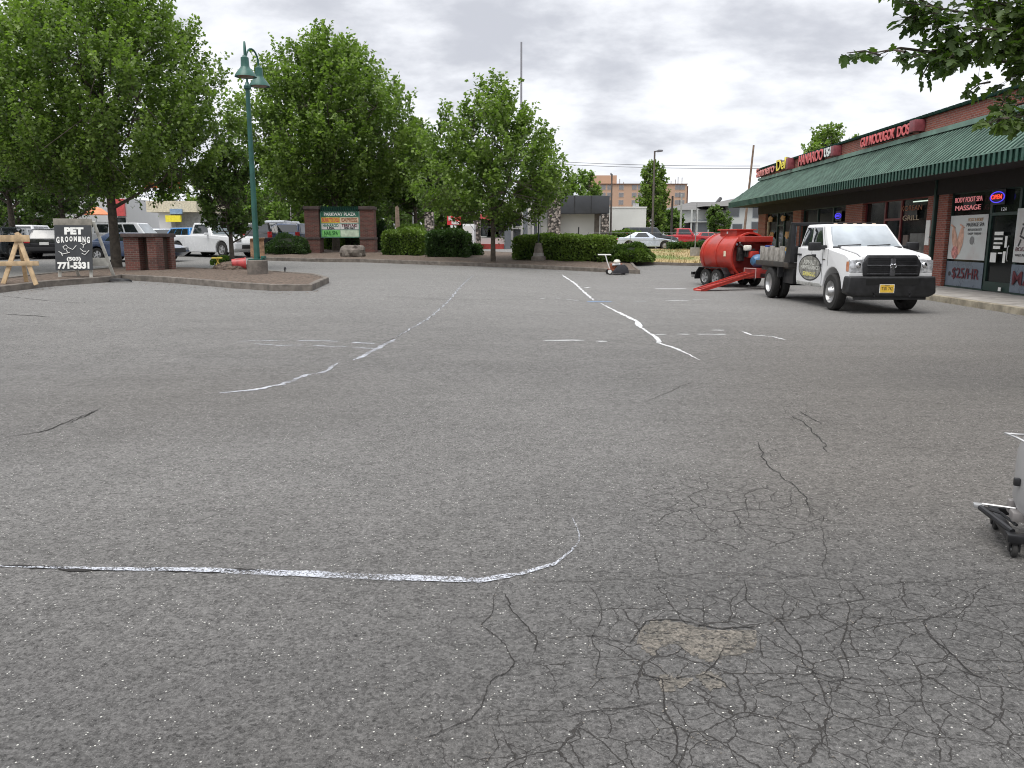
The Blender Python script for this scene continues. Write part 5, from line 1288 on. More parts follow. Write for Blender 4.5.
street_light('signpost', 'thin metal post standing on the dry grass verge', 694.5, 262, 203, 42, 0, 'post', .03, steel)
street_light('utility_pole', 'thick brown wooden pole rising behind the first clipped hedge', 398, 243, 198, 56, 0, 'utility pole', .17, mat('pole_brown', (.34, .25, .19), .9, var=.2))
street_light('lamp_post', 'slim grey post between the brown pole and stone pillar', 413.5, 243, 168, 58, 0, 'lamp post', .045, steel)
street_light('lamp_post', 'slim pale post in the far car park left of the directory sign', 292, 238, 205, 66, 0, 'lamp post', .05, concrete)
r = street_light('sign_post', 'small tan square sign on a post behind the parked vans', 295, 246, 224, 52, 0, 'sign', .03, steel)
part('sign_plate', MB().box((0, -.05, at_depth(295, 226, 52)[2] - r.location.z), (.42, .03, .4)), mat('sign_tan', (.55, .45, .32), .5), r)
r = street_light('lamp_post', 'short dark lamp bollard on a concrete block in front of the long hedge', 538.5, 262, 214, 37.4, 0, 'lamp post', .05, mat('post_dark_green', (.02, .03, .03), .5))
part('concrete_block', MB().lathe([(0, 0), (.34, 0), (.34, .32), (.24, .36), (.2, .7), (.15, .95), (0, .95)], (0, 0, .0), 'Z', 18), dark_conc, r, smooth=True)
r = street_light('hydrant_post', 'short dark post in front of the white restaurant wall', 578.5, 237, 227, 60, 0, 'post', .07, black_plastic)
# overhead wires
for k, (pa, pb, zoff) in enumerate((((440, 152), (760, 166), 0), ((440, 154.5), (760, 168.5), 0))):
    A_, B_ = at_depth(*pa, 110), at_depth(*pb, 76)
    pts = [Vector(A_).lerp(Vector(B_), t) - Vector((0, 0, 2.0 * t * (1 - t))) for t in np.linspace(0, 1, 16)]
    o = part('power_line', MB().tube(pts, .022, 4), black_plastic); tag(o, ('upper' if k == 0 else 'lower') + ' of two dark power lines crossing the sky to the wooden pole', 'power line', 'overhead power lines')

# ------------------------------------------------------------------ background buildings
def win_grid(par, quads, m_=glass_d, fm=None):
    for (x_, z_, w_, h_, y_) in quads:
        f = part('window', MB().b2((x_ - w_ / 2 - .08, y_ - .05, z_ - .08), (x_ + w_ / 2 + .08, y_ + .02, z_ + h_ + .08)), fm or paper, par)
        part('pane', MB().b2((x_ - w_ / 2, y_ - .07, z_), (x_ + w_ / 2, y_ - .052, z_ + h_)), m_, f)
stone, nt, b = new_mat('river_stone')
tc = N(nt, 'ShaderNodeTexCoord').outputs['Object']
v1 = N(nt, 'ShaderNodeTexVoronoi'); v1.inputs['Scale'].default_value = 5.5; nt.links.new(tc, v1.inputs['Vector'])
s3 = N(nt, 'ShaderNodeSeparateColor'); nt.links.new(v1.outputs['Color'], s3.inputs[0])
c = mixc(nt, s3.outputs[0], (.10, .085, .075), (.46, .40, .35)); c = mixc(nt, step(nt, v1.outputs['Distance'], .42, .62), c, (.04, .035, .03))
nt.links.new(c, b.inputs['Base Color']); b.inputs['Roughness'].default_value = .9
cream = mat('cream_render', (.68, .67, .62), .85, var=.06, vs=.6); slate = mat('slate_fascia', (.045, .048, .055), .5, var=.15, vs=.8); grey_panel = mat('grey_panel', (.13, .14, .155), .6, var=.15, vs=.5)
# restaurant with stone pillars behind the hedges
YR = 66.; bx0, _, _ = at_depth(430, 245, YR); zg = .70
rs = thing('restaurant', 'restaurant with stone pillars and dark fascia behind the hedges', 'restaurant', (at_depth(510, 245, YR)[0], YR, zg), 0)
def RX(px, Y=YR): return at_depth(px, 240, Y)[0] - rs.location.x
def RZ(py, Y=YR): return at_depth(510, py, Y)[2] - zg
for pa, pb, t_, y_ in ((425.5, 434, 212, 0), (474, 481, 219, -.6), (548, 560, 172, .0), (600, 607.5, 214.5, -.4)):
    part('stone_pillar', MB().b2((RX(pa), y_ - .45, -.3), (RX(pb), y_ + .45, RZ(t_))), stone, rs)
part('wall', MB().b2((RX(480), 1.2, -.3), (RX(548), 12, RZ(200))).b2((RX(560), .8, -.3), (RX(595), 12, RZ(213))), cream, rs)
part('wall', MB().b2((RX(595), .9, -.3), (RX(600.5), 11, RZ(213.5))), mat('tan_return', (.22, .19, .16), .8), rs)
part('fascia', MB().b2((RX(560), -.6, RZ(213.8)), (RX(608), 11.5, RZ(196))), slate, rs, bevel=.03)
g = MB()
for pxl in (573.5, 590): g.b2((RX(pxl) - .03, -.63, RZ(213.6)), (RX(pxl) + .03, -.60, RZ(196.2)))
part('fascia_joint', g, black_plastic, rs)
part('tower_panel', MB().b2((RX(532), .3, RZ(206)), (RX(548), 2, RZ(171))), grey_panel, rs)
part('tower_cap', MB().b2((RX(530), -.6, RZ(172)), (RX(561.5), 2.2, RZ(170.5))), slate, rs)
part('entrance_column', MB().b2((RX(504.5), -.3, 0), (RX(511), .5, RZ(203))).b2((RX(523), -.3, 0), (RX(527.5), .5, RZ(205))), grey_panel, rs)
g = MB()
for pxl in (512, 522, 529, 533, 539): g.b2((RX(pxl) - .10, .9, 0), (RX(pxl) + .10, 1.15, RZ(213)))
g.b2((RX(511), .92, RZ(215)), (RX(541), 1.14, RZ(211))); g.b2((RX(511), .92, RZ(229)), (RX(523), 1.14, RZ(228)))
part('entrance_frame', g, sw_, rs)
win_grid(rs, [(RX(517), RZ(244), 1.0, 1.2, 1.15), (RX(517), RZ(226), 1.0, .9, 1.15), (RX(536), RZ(244), .8, 2.2, 1.15)])
win_grid(rs, [(RX(485), RZ(236), .9, 1.3, 1.15), (RX(493), RZ(236), .9, 1.3, 1.15), (RX(500), RZ(236), .7, 1.3, 1.15)])
part('awning', MB().b2((RX(481), .2, RZ(228)), (RX(504), 1.2, RZ(226))), slate, rs)
part('window_wall', MB().b2((RX(480), .6, .3), (RX(504.5), 1.2, RZ(238))), sw_, rs)
part('red_kerb', MB().b2((RX(480), -.2, -.3), (RX(504), .59, RZ(244))), mat('kerb_red', (.35, .05, .04), .7), rs)
g = MB().b2((RX(480), .5, RZ(220)), (RX(492), .58, RZ(214))); part('wall_graphic', g, let_red, rs)
# white utility building right of the restaurant
Yb = 74.; r = thing('utility_building', 'plain white flat roofed building beside the dark fascia restaurant', 'building', (at_depth(626, 240, Yb)[0], Yb, .7), 0)
z1_ = at_depth(626, 208, Yb)[2] - .7; hw = 19.5 * Yb / 813
part('wall', MB().b2((-hw, 0, -.3), (hw, 9, z1_)), mat('white_block', (.68, .68, .63), .85, var=.06, vs=.5), r)
part('coping', MB().b2((-hw - .05, -.05, z1_), (hw + .05, 9.05, z1_ + .12)), cream, r); part('vent', MB().b2((hw * .5, 2, z1_), (hw * .5 + .5, 2.5, z1_ + .5)), steel, r)
# peach coloured multi storey block
Yc = 190.; xh = at_depth(640, 200, Yc)[0]; hb = thing('hospital_block', 'peach coloured flat roofed block of several storeys with roof aerials', 'building', (xh, Yc, .7), 0)
def HX(px): return at_depth(px, 200, Yc)[0] - xh
def HZ(py): return at_depth(640, py, Yc)[2] - .7
peach = mat('peach_render', (.47, .31, .215), .85, var=.05, vs=.1)
part('wall', MB().b2((HX(598), 0, -1), (HX(686.5), 22, HZ(184.5))), peach, hb)
part('side_wall', MB().b2((HX(686.6), .2, -1), (HX(688), 21.8, HZ(186))), mat('brown_side', (.13, .07, .05), .8), hb)
part('penthouse', MB().b2((HX(592), 4, HZ(184)), (HX(618.5), 16, HZ(174))), peach, hb)
part('roof_edge', MB().b2((HX(597.6), -.25, HZ(184.5)), (HX(687), -.0, HZ(183.6))), mat('brown_side', (.13, .07, .05)), hb)
wq = []
for pz in (188, 195.5, 203):
    for pxl in (603, 609.5, 621, 634, 640, 677, 682): wq.append((HX(pxl), HZ(pz + 1.6), 1.1, 1.0, 0))
win_grid(hb, wq, mat('far_glass', (.22, .21, .21), .2), mat('peach_light', (.52, .38, .29), .8))
for pxl, t_ in ((673, 180), (677.5, 178.5), (680, 176.2), (684, 176.5), (621, 178), (625, 181)): part('aerial', MB().tube([(HX(pxl), 3, HZ(185)), (HX(pxl), 3, HZ(t_))], .11, 5), steel, hb)
# apartments
Yd = 112.; xa = at_depth(715, 230, Yd)[0]; ap_ = thing('apartment_building', 'pale two storey apartments with grey shingle roofs beyond the red tank', 'apartment building', (xa, Yd, .7), 0)
def AX(px): return at_depth(px, 230, Yd)[0] - xa
def AZz(py): return at_depth(715, py, Yd)[2] - .7
shing = mat('shingle', (.155, .15, .145), .9, var=.12, vs=.7); pale = mat('pale_siding', (.50, .51, .49), .8, var=.05, vs=.3); grey_s = mat('grey_siding', (.25, .27, .29), .8, var=.08, vs=.3)
part('wall', MB().b2((AX(664), 0, -.5), (AX(724), 12, AZz(209))), pale, ap_)
part('wall', MB().b2((AX(724), -3, -.5), (AX(775), 12, AZz(206.5))), pale, ap_)
part('wall', MB().b2((AX(693), -.6, -.5), (AX(706), .0, AZz(219.5))), grey_s, ap_)
def roofp(pa, pb, pe, pr, y0_, y1_, hipl=0, hipr=0):
    ze, zr = AZz(pe), AZz(pr); ym = (y0_ + y1_) / 2
    return MB().add([(AX(pa) - .3, y0_, ze), (AX(pb) + .3, y0_, ze), (AX(pb) + .3, y1_, ze), (AX(pa) - .3, y1_, ze), (AX(pa) + hipl, ym, zr), (AX(pb) - hipr, ym, zr)], [(0, 1, 5, 4), (2, 3, 4, 5), (1, 2, 5), (3, 0, 4), (3, 2, 1, 0)])
part('roof', roofp(664, 724, 210, 200, -.5, 12.5, 5, 0), shing, ap_); part('roof', roofp(700, 778, 207, 196.5, -3.6, 13, 6, 2), shing, ap_)
part('roof_ridge', MB().tube([(AX(700) + 3, 4, AZz(203)), (AX(728), 4.7, AZz(196.5))], .25, 6), mat('ridge_dark', (.09, .09, .09), .9), ap_)
win_grid(ap_, [(AX(668), AZz(222), 1.4, 1.4, 0), (AX(712), AZz(219), 1.2, 1.7, 0), (AX(727.5), AZz(217), 1.2, 1.3, -3), (AX(752), AZz(218), 1.7, 1.4, -3), (AX(731), AZz(235), 1.2, 1.4, -3), (AX(752), AZz(233), 1.9, 1.4, -3), (AX(712), AZz(237), 1.2, 1.7, 0)], glass_d, grey_s)
g = MB()
for k, pxl in enumerate((689, 694.5, 706, 711)): g.b2((AX(pxl) - .1, -1.4, -.5), (AX(pxl) + .1, -1.2, AZz(209.5)))
g.b2((AX(688), -1.5, AZz(222.5)), (AX(712), -.0, AZz(221.5))); g.b2((AX(688), -1.5, AZz(235)), (AX(706), -1.3, AZz(234.4))); part('balcony', g, pale, ap_)
part('stair_opening', MB().b2((AX(684), -.05, AZz(234)), (AX(692.5), -.01, AZz(223))), wall_dark, ap_)
# low shops far behind the left car park
Ye = 92.; xe = at_depth(95, 230, Ye)[0]; sp = thing('far_shops', 'low white shop building with a red panel beyond the left trees', 'shop building', (xe, Ye, .72), R(2))
def EX(px): return (at_depth(px, 230, Ye)[0] - xe)
def EZ(py): return at_depth(95, py, Ye)[2] - .72
whit = mat('bright_white_wall', (.62, .62, .62), .8, var=.05, vs=.4)
part('wall', MB().b2((EX(-40), .5, -.5), (EX(18), 14, EZ(205))), mat('far_dark_wall', (.36, .36, .355), .8), sp)
part('wall', MB().b2((EX(18), .2, -.5), (EX(82), 14, EZ(212))), whit, sp)
part('wall', MB().b2((EX(82), 0, -.5), (EX(128), 14, EZ(198))), whit, sp)
part('parapet', MB().b2((EX(82), -.3, EZ(222)), (EX(110), -.02, EZ(197))), whit, sp)
part('red_panel', MB().b2((EX(118), -.4, EZ(216)), (EX(127), -.05, EZ(199))), let_red, sp)
part('white_column', MB().b2((EX(15), -.3, -.3), (EX(19), .1, EZ(213))).b2((EX(56), -.3, -.3), (EX(62), .1, EZ(214))), whit, sp)
part('orange_cap', MB().b2((EX(14), -.35, EZ(213)), (EX(20), .12, EZ(209.5))), mat('orange_sign', (.75, .22, .08), .5), sp)
win_grid(sp, [(EX(24), EZ(232), 1.2, 1.8, .2), (EX(31), EZ(229), .9, 1.6, .2), (EX(37), EZ(229), .9, 1.6, .2), (EX(44), EZ(229), .9, 1.6, .2), (EX(5), EZ(230), 1.4, 2.0, .5), (EX(90), EZ(234), 1.0, 1.6, 0), (EX(122), EZ(232), 1.0, 1.6, 0)], glass_d, whit)
part('canopy', MB().b2((EX(26), -.8, EZ(217.5)), (EX(50), .1, EZ(215.5))), mat('canopy_grey', (.3, .33, .32), .6), sp)
# restaurant canopy with yellow sign
Yf = 78.; r = thing('roadside_building', 'cream building with a yellow sign and a blue panel beyond the small tree', 'building', (at_depth(165, 230, Yf)[0], Yf, .72), 0)
def FX(px): return at_depth(px, 230, Yf)[0] - r.location.x
def FZ(py): return at_depth(165, py, Yf)[2] - .72
part('wall', MB().b2((FX(148), 0, FZ(212)), (FX(198), 8, FZ(201))), mat('cream_band', (.62, .56, .42), .8), r)
part('wall', MB().b2((FX(158), .4, -.3), (FX(170), 8, FZ(212))), whit, r); part('wall', MB().b2((FX(170), 1.4, -.3), (FX(198), 8, FZ(212))), mat('far_dark_wall', (.16, .16, .17)), r)
part('yellow_sign', MB().b2((FX(168), -.4, FZ(222)), (FX(183), -.1, FZ(215.5))), let_yel, r); part('blue_panel', MB().b2((FX(172), -.2, FZ(214)), (FX(184), -.02, FZ(209))), mat('panel_blue', (.22, .33, .5), .5), r)
part('red_awning', MB().b2((FX(132), 3, FZ(186)), (FX(168), 3.6, FZ(180))), mat('red_orange', (.75, .16, .05), .5), r)
r = thing('patio_umbrella', 'orange patio umbrella beyond the sandwich board', 'umbrella', (at_depth(98, 240, 58)[0], 58, .7), 0)
zU = at_depth(98, 211, 58)[2] - .7
part('canopy', MB().lathe([(0, zU + .35), (.5, zU + .15), (1.0, zU - .25), (.98, zU - .27), (0, zU + .3)], (0, 0, 0), 'Z', 8), mat('orange_cloth', (.72, .25, .12), .7), r); part('pole', MB().tube([(0, 0, 0), (0, 0, zU + .3)], .03, 6), steel, r)
r = thing('shop_sign', 'red rectangular sign with white script letters on two legs', 'sign', (at_depth(454.5, 240, 62)[0], 62, .7), 0, None)
k6 = 62 / 813
part('board', MB().b2((-7 * k6, -.06, at_depth(454, 225, 62)[2] - .7), (6.6 * k6, .06, at_depth(454, 216, 62)[2] - .7)), mat('sign_board_red', (.62, .04, .05), .4), r)
for s, oxx, pyy, wd in (('Rol', -2.6, 218.6, 6), ('lulus', 1.4, 222.4, 8)): fit(text('lettering', s, .42, (1, 0, .0), (0, 0, 1), (oxx * k6, -.07, at_depth(454, pyy, 62)[2] - .7), chalk, r, ext=.01, bold=.02), wd * k6)
for x_ in (-2.6, .8): part('leg', MB().b2((x_ * k6 - .09, -.05, 0), (x_ * k6 + .09, .05, at_depth(454, 225, 62)[2] - .7)), paper, r)
r = thing('box_trailer', 'white box trailer parked between the red sign and stone pillar', 'trailer', (at_depth(468, 240, 61)[0], 61, .7), 0)
part('body', MB().b2((-5 * k6, -.1, .45), (6 * k6, 3.2, at_depth(468, 224, 61)[2] - .7)), white_paint, r, bevel=.03); part('door', MB().b2((-4 * k6, -.13, .6), (4.6 * k6, -.101, at_depth(468, 226, 61)[2] - .7)), sw_, r)
for x_ in (-.6, .6): part('wheel', MB().lathe([(0, -.1), (.3, -.1), (.3, .1), (0, .1)], (x_ * .4, 1.5, .3), 'X', 12), tyre_m, r)

# ------------------------------------------------------------------ cars in the far lots
pw_ = mat('car_white', (.70, .71, .72), .25, coat=.6, var=.0); pk = mat('car_black', (.012, .012, .014), .2, coat=.8, var=.0); pb = mat('car_blue', (.045, .085, .19), .25, coat=.7, var=.0); pbb = mat('car_bright_blue', (.04, .20, .48), .25, coat=.7, var=.0)
ps = mat('car_silver', (.36, .38, .41), .25, metal=.6, coat=.6, var=.0); prd = mat('car_red', (.42, .015, .02), .3, coat=.6, var=.0); pdk = mat('car_dark_grey', (.04, .045, .05), .25, coat=.6, var=.0); psk = mat('car_pale_blue', (.55, .60, .70), .25, metal=.2, coat=.6, var=.0)
GL = 'cars parked in the left lot'; GR = 'cars parked in the right lot'
def C(kind, label, cat, px, Y, heading, pm, grp, name=None, **k):
    x = at_depth(px, 240, Y)[0]; return car(kind, label, cat, (x, Y, float(hgt(x, Y))), heading, pm, grp, name=name, **k)
C('sedan', 'black sedan seen from behind, left of the sandwich board', 'car', 51, 42, 112, pk, GL)
C('sedan', 'white sedan between the black car and the sawhorse', 'car', 22, 47, 100, pw_, GL)
C('wagon', 'dark wagon with pale roof glimpsed behind the sawhorse', 'car', 4, 41, 98, pdk, GL)
C('sedan', 'white sedan just behind the black sedan', 'car', 57, 50, 120, pw_, GL)
C('suv', 'long white SUV seen side on behind the brick pedestal', 'SUV', 136, 48, 0, pw_, GL)
C('hatch', 'second white car parked beyond the long white SUV', 'car', 178, 58, 20, pw_, GL)
C('coupe', 'slate blue car half hidden behind the brick pedestal', 'car', 134, 38, -7, mat('car_slate', (.03, .055, .12), .25, coat=.7, var=.0), GL)
C('hatch', 'bright blue hatchback seen from behind near the small tree', 'car', 186, 45, 140, pbb, GL)
C('pickup', 'white pickup truck partly hidden by the small tree', 'pickup truck', 214, 43, -30, pw_, GL)
C('suv', 'black SUV just right of the lamp post', 'SUV', 265, 50, 95, pk, GL)
C('van', 'white van behind the silver minivan', 'van', 274, 58, 92, pw_, GL)
C('van', 'silver minivan seen from behind above the round bush', 'minivan', 285.5, 53, 88, ps, GL)
C('suv', 'dark blue SUV between the minivan and the directory sign', 'SUV', 302, 52, 80, pb, GL)
C('sedan', 'blue car glimpsed left of the lamp post', 'car', 250, 56, 100, pb, GL)
C('hatch', 'white hatchback glimpsed right of the directory sign', 'car', 381, 60, 60, pw_, GL)
C('hatch', 'white car at the far left edge beyond the dark wagon', 'car', -6, 52, 30, pw_, GL)
C('coupe', 'pale silver coupe parked before the narrow green tree', 'car', 646, 62, -4, psk, GR)
C('suv', 'dark SUV parked between the coupe and the red pickup', 'SUV', 648, 69, 15, pdk, GR)
C('pickup', 'red pickup truck beyond the dry grass verge', 'pickup truck', 682, 74, 0, prd, GR)
C('sedan', 'red sedan mostly hidden behind the red tank', 'car', 708, 78, 5, prd, GR)
C('hatch', 'pale car showing above the left end of the coupe', 'car', 630, 70, 10, psk, GR)
for px_, Y_, kd_, m_, lb_ in ((88, 52, 'hatch', pw_, 'white hatchback between the sandwich board and the big trunk'), (104, 60, 'sedan', ps, 'silver sedan just left of the big trunk'), (36, 58, 'suv', pw_, 'white SUV in the back row behind the black sedan'), (70, 62, 'wagon', ps, 'silver wagon in the back row behind the sandwich board'),
        (198, 60, 'sedan', pw_, 'white sedan in the back row above the blue hatchback'), (160, 54, 'hatch', ps, 'silver hatchback in the row right of the long SUV'), (238, 62, 'van', pw_, 'white van in the back row behind the white pickup'), (12, 64, 'hatch', prd, 'red hatchback in the back row at the left edge')):
    C(kd_, lb_, 'car', px_, Y_, 95 + (px_ * 7) % 25, m_, GL)
# low chain link fence in front of the right lot
galv = mat('galvanised', (.22, .23, .23), .6)
r = thing('pipe_fence', 'low galvanised pipe fence along the far edge of the grass verge', 'fence', (5.5, 58.5, 0), 0)
for k in range(7): part('post', MB().tube([(k * 3., 0, .6), (k * 3., 0, 2.0)], .03, 6), galv, r)
for z_ in (1.96, 1.45): part('rail', MB().tube([(0, 0, z_), (18., 0, z_)], .018, 6), galv, r)
# ------------------------------------------------------------------ trees, hedges, bushes
def unit(a): return a / np.maximum(1e-9, np.linalg.norm(a, axis=-1, keepdims=True))
def leaf_mesh(name, P, D, U, size, m, shape=None):
    """P centres, D pointing directions, U leaf normals, size lengths; each leaf its own small folded blade"""
    D = unit(D); Sd = unit(np.cross(D, U)); Nn = np.cross(Sd, D)
    if shape is None: shape = [(0, 0, 0), (.5, .42, .10), (1, 0, -.05), (.5, -.42, .10)]
    faces1 = [(0, 1, 2), (0, 2, 3)] if len(shape) == 4 else None
    K = len(shape); sh = np.array(shape, float)
    V = P[:, None, :] + size[:, None, None] * (sh[None, :, 0:1] * D[:, None] + sh[None, :, 1:2] * Sd[:, None] + sh[None, :, 2:3] * Nn[:, None])
    V = V.reshape(-1, 3)
    base = (np.arange(len(P)) * K)[:, None]
    if faces1: Fc = (base[:, None, :] + np.array(faces1)[None]).reshape(-1, 3)
    else: Fc = (base[:, None, :] + np.array([(0, i, i + 1) for i in range(1, K - 1)])[None]).reshape(-1, 3)
    return np_mesh(name, V, Fc, m)
MAPLE = [(0, 0, 0), (.12, .30, .02), (.02, .46, .0), (.34, .34, .05), (.50, .52, .0), (.56, .20, .05), (.80, .24, .02), (1.0, 0, -.08), (.80, -.24, .02), (.56, -.20, .05), (.50, -.52, 0), (.34, -.34, .05), (.02, -.46, 0), (.12, -.30, .02)]
L_mid = leaf_mat('leaf_mid', (.030, .066, .015), (.215, .295, .072)); L_dark = leaf_mat('leaf_dark', (.026, .056, .016), (.14, .205, .055)); L_bright = leaf_mat('leaf_bright', (.070, .13, .026), (.19, .27, .065))
L_near = leaf_mat('leaf_maple', (.028, .060, .014), (.14, .20, .045), .4); L_hedge = leaf_mat('leaf_hedge', (.028, .062, .014), (.20, .29, .05), .25); L_blue = leaf_mat('leaf_blue_green', (.03, .06, .022), (.075, .12, .045))
L_hedge_d = leaf_mat('leaf_hedge_dark', (.014, .036, .012), (.075, .14, .035), .2)
def tree(name, label, x, y, H, Rr, base, shoots, per, leaf, lm, group=None, seed=1, shape=(.75, .55), up=.75, tr=.16, lean=(0, 0), shoot_len=(.7, 1.3), cat='tree', zoff=0., kdroop=0.):
    g = np.random.default_rng(seed); zg = float(hgt(x, y)) + zoff
    root = thing(name, label, cat, (x, y, zg), 0, group)
    def env(t):   # crown radius at normalised height t
        t = np.clip(t, 0, 1); return Rr * np.sin(np.pi * np.clip(t, .02, .995) ** shape[0]) ** shape[1]
    ml = (shoot_len[0] + shoot_len[1]) / 2 * (H / 10) ** .5; Rr = Rr - .35 * ml; H0 = H; H = H - .55 * ml
    # shoots
    t = g.random(shoots * 3); keep = g.random(len(t)) < (env(t) / Rr) ** 1.3 + .1; t = t[keep][:shoots]; n = len(t)
    az = g.random(n) * 2 * np.pi
    lob = 1 + .15 * np.sin(az * 3 + seed + t * 4) + .12 * np.sin(az * 7 + seed * 2 + t * 9)
    rr = env(t) * lob * g.random(n) ** .42
    B = np.stack([rr * np.cos(az) + lean[0] * t, rr * np.sin(az) + lean[1] * t, base + t * (H - base)], 1)
    out = np.stack([np.cos(az), np.sin(az), np.zeros(n)], 1)
    dirs = unit(out * (.65 - .35 * t[:, None]) + np.array([0, 0, 1.]) * (up - kdroop * (1 - t[:, None])) + g.normal(0, .32, (n, 3)))
    ln = shoot_len[0] + (shoot_len[1] - shoot_len[0]) * g.random(n) ** 1.5 * 1.5; ln = ln * (H / 10) ** .5
    K_ = max(8, n // 13); Cc = B[g.choice(n, K_, replace=False)]
    nb = np.argmin(((B[:, None, :] - Cc[None]) ** 2).sum(2), 1); B = B + (Cc[nb] - B) * .34
    hue = g.random(K_)[nb]
    B = B - dirs * ln[:, None] * .55
    # leaves along each shoot, tighter toward its tip
    s = g.random((n, per)) ** .8; s2 = s[..., None]
    curve = B[:, None, :] + dirs[:, None, :] * s2 * ln[:, None, None]
    rad = (.30 * (1 - s) + .05) * ln[:, None] * .46
    offs = unit(g.normal(0, 1, (n, per, 3))) * rad[..., None] * g.random((n, per, 1)) ** .5
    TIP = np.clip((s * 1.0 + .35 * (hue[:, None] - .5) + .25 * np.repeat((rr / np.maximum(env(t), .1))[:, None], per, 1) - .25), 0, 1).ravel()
    P = (curve + offs).reshape(-1, 3)
    Dd = (offs * 1.2 / np.maximum(rad[..., None], .02) + dirs[:, None, :] * .5 + g.normal(0, .45, (n, per, 3)) + np.array([0, 0, -.25])).reshape(-1, 3)
    U = np.array([0, 0, 1.]) + g.normal(0, .55, P.shape)
    size = leaf * g.uniform(.65, 1.25, len(P))
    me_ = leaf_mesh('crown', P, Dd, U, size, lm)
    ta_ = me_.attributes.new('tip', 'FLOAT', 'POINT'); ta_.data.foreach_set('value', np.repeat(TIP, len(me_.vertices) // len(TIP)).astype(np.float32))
    o = bpy.data.objects.new('crown', me_); COL.objects.link(o); o.parent = root
    # trunk, limbs and twigs
    mb = MB(); top = H * .86
    tp = [(0, 0, -.1)] + [(lean[0] * k + g.normal(0, .04) * k, lean[1] * k + g.normal(0, .04) * k, top * k) for k in (.15, .3, .45, .6, .8, 1.)]
    mb.tube(tp, [tr * 1.25, tr, tr * .86, tr * .68, tr * .5, tr * .28, .02], 12)
    limb = []
    nl = int(14 + H)
    for k in range(nl):
        t0 = base * .75 + (top * .85 - base * .75) * (k / nl) ** .9; a = k * 2.4 + g.normal(0, .3)
        tt = max(0, (t0 + 1.5 - base) / (H - base)); R2 = float(env(min(.95, tt + .1))) * .78
        p0 = Vector((lean[0] * t0 / top, lean[1] * t0 / top, t0)); o3 = Vector((math.cos(a), math.sin(a), 0))
        p2 = p0 + o3 * R2 + Vector((0, 0, R2 * (.75 - .25 * kdroop * 2))); p1 = p0.lerp(p2, .5) + Vector((0, 0, -R2 * .08)) + o3 * R2 * .08
        r0 = tr * (.42 - .25 * k / nl); mb.tube([p0, p0.lerp(p1, .5), p1, p2], [r0, r0 * .8, r0 * .55, .015], 6); limb.append((p0, p1, p2))
    lp_ = np.array([tuple(a.lerp(b_, f)) for a, b_, c_ in limb for f in (.4, .8)] + [tuple(b_.lerp(c_, f)) for a, b_, c_ in limb for f in (.3, .7)])
    for k in g.choice(n, min(n, 260), replace=False):
        j = np.argmin(((lp_ - B[k]) ** 2).sum(1)); mb.tube([tuple(lp_[j]), tuple(B[k]), tuple(B[k] + dirs[k] * ln[k] * .8)], [.022, .012, .005], 4, False)
    part('trunk', mb, bark, root, smooth=True)
    return root
def base_at(px, py, lift=.12): x, y, z = ground(px, py, lift); return x, y
# big tree beside the brick pedestal and its neighbours
x, y = base_at(117, 268); tree('maple_tree', 'largest leafy tree, trunk between the sandwich board and the brick pedestal', x, y, 11.2, 4.8, 2.8, 2300, 38, .125, L_mid, seed=3, shape=(.58, .55), tr=.155, up=.8, shoot_len=(.9, 1.7), zoff=.1)
tree('maple_tree', 'leafy tree cut by the left edge of the photo', -22.5, 30, 12.0, 4.9, 3.5, 1400, 34, .155, L_mid, seed=4, shape=(.65, .55), tr=.2)
tree('dense_tree', 'dark low tree behind the sawhorse', -28.2, 46, 8.6, 3.6, 3.4, 620, 26, .19, L_dark, seed=5, shape=(.7, .5), tr=.18)
tree('dense_tree', 'dark tree behind the sandwich board, left of the big trunk', -24.2, 44, 7.4, 2.9, 2.2, 420, 26, .18, L_dark, seed=15, shape=(.7, .5), tr=.16)
x, y = base_at(214, 268); tree('small_tree', 'small dark tree between the pedestal and the lamp post', x, 31, 5.0, 1.45, 1.3, 420, 24, .12, L_dark, seed=6, shape=(.8, .5), tr=.09, up=.5, shoot_len=(.5, .9))
tree('ash_tree', 'tall broad tree rising behind the directory sign', at_depth(326, 240, 45)[0], 47.5, 12.9, 5.7, 2.9, 2100, 34, .185, L_mid, seed=7, shape=(.66, .55), tr=.2, up=1.0, shoot_len=(1.0, 2.1))
tree('ash_tree', 'smaller tree filling the gap between the two tall trees', at_depth(414, 240, 50)[0], 51, 8.4, 2.5, 2.6, 640, 32, .19, L_dark, seed=8, tr=.13)
x, y = base_at(493, 263); tree('ash_tree', 'open crowned young tree between the clipped hedges', x, y + .3, 8.4, 3.9, 1.8, 820, 34, .155, L_mid, seed=9, shape=(.56, .62), tr=.10, up=.75, shoot_len=(.9, 2.0), zoff=.1)
tree('column_tree', 'narrow upright green tree behind the pale coupe', at_depth(652, 240, 84)[0], 84, 9.0, 2.0, .9, 420, 24, .26, L_mid, seed=10, shape=(.8, .45), tr=.14, up=1.1)
tree('round_tree', 'round bright tree showing above the dark restaurant fascia', at_depth(581, 240, 108)[0], 108, 10.2, 3.4, 3.0, 300, 24, .32, L_bright, seed=11, tr=.2)
tree('round_tree', 'small green tree in front of the pale apartments', at_depth(717, 240, 100)[0], 100, 5.4, 1.9, 1.2, 200, 20, .27, L_dark, seed=12, tr=.12)
tree('round_tree', 'tree rising behind the roof of the brick shops', at_depth(824, 240, 66)[0], 66, 10.3, 2.7, 5.2, 300, 22, .24, L_mid, seed=13, tr=.2, shape=(.9, .6))
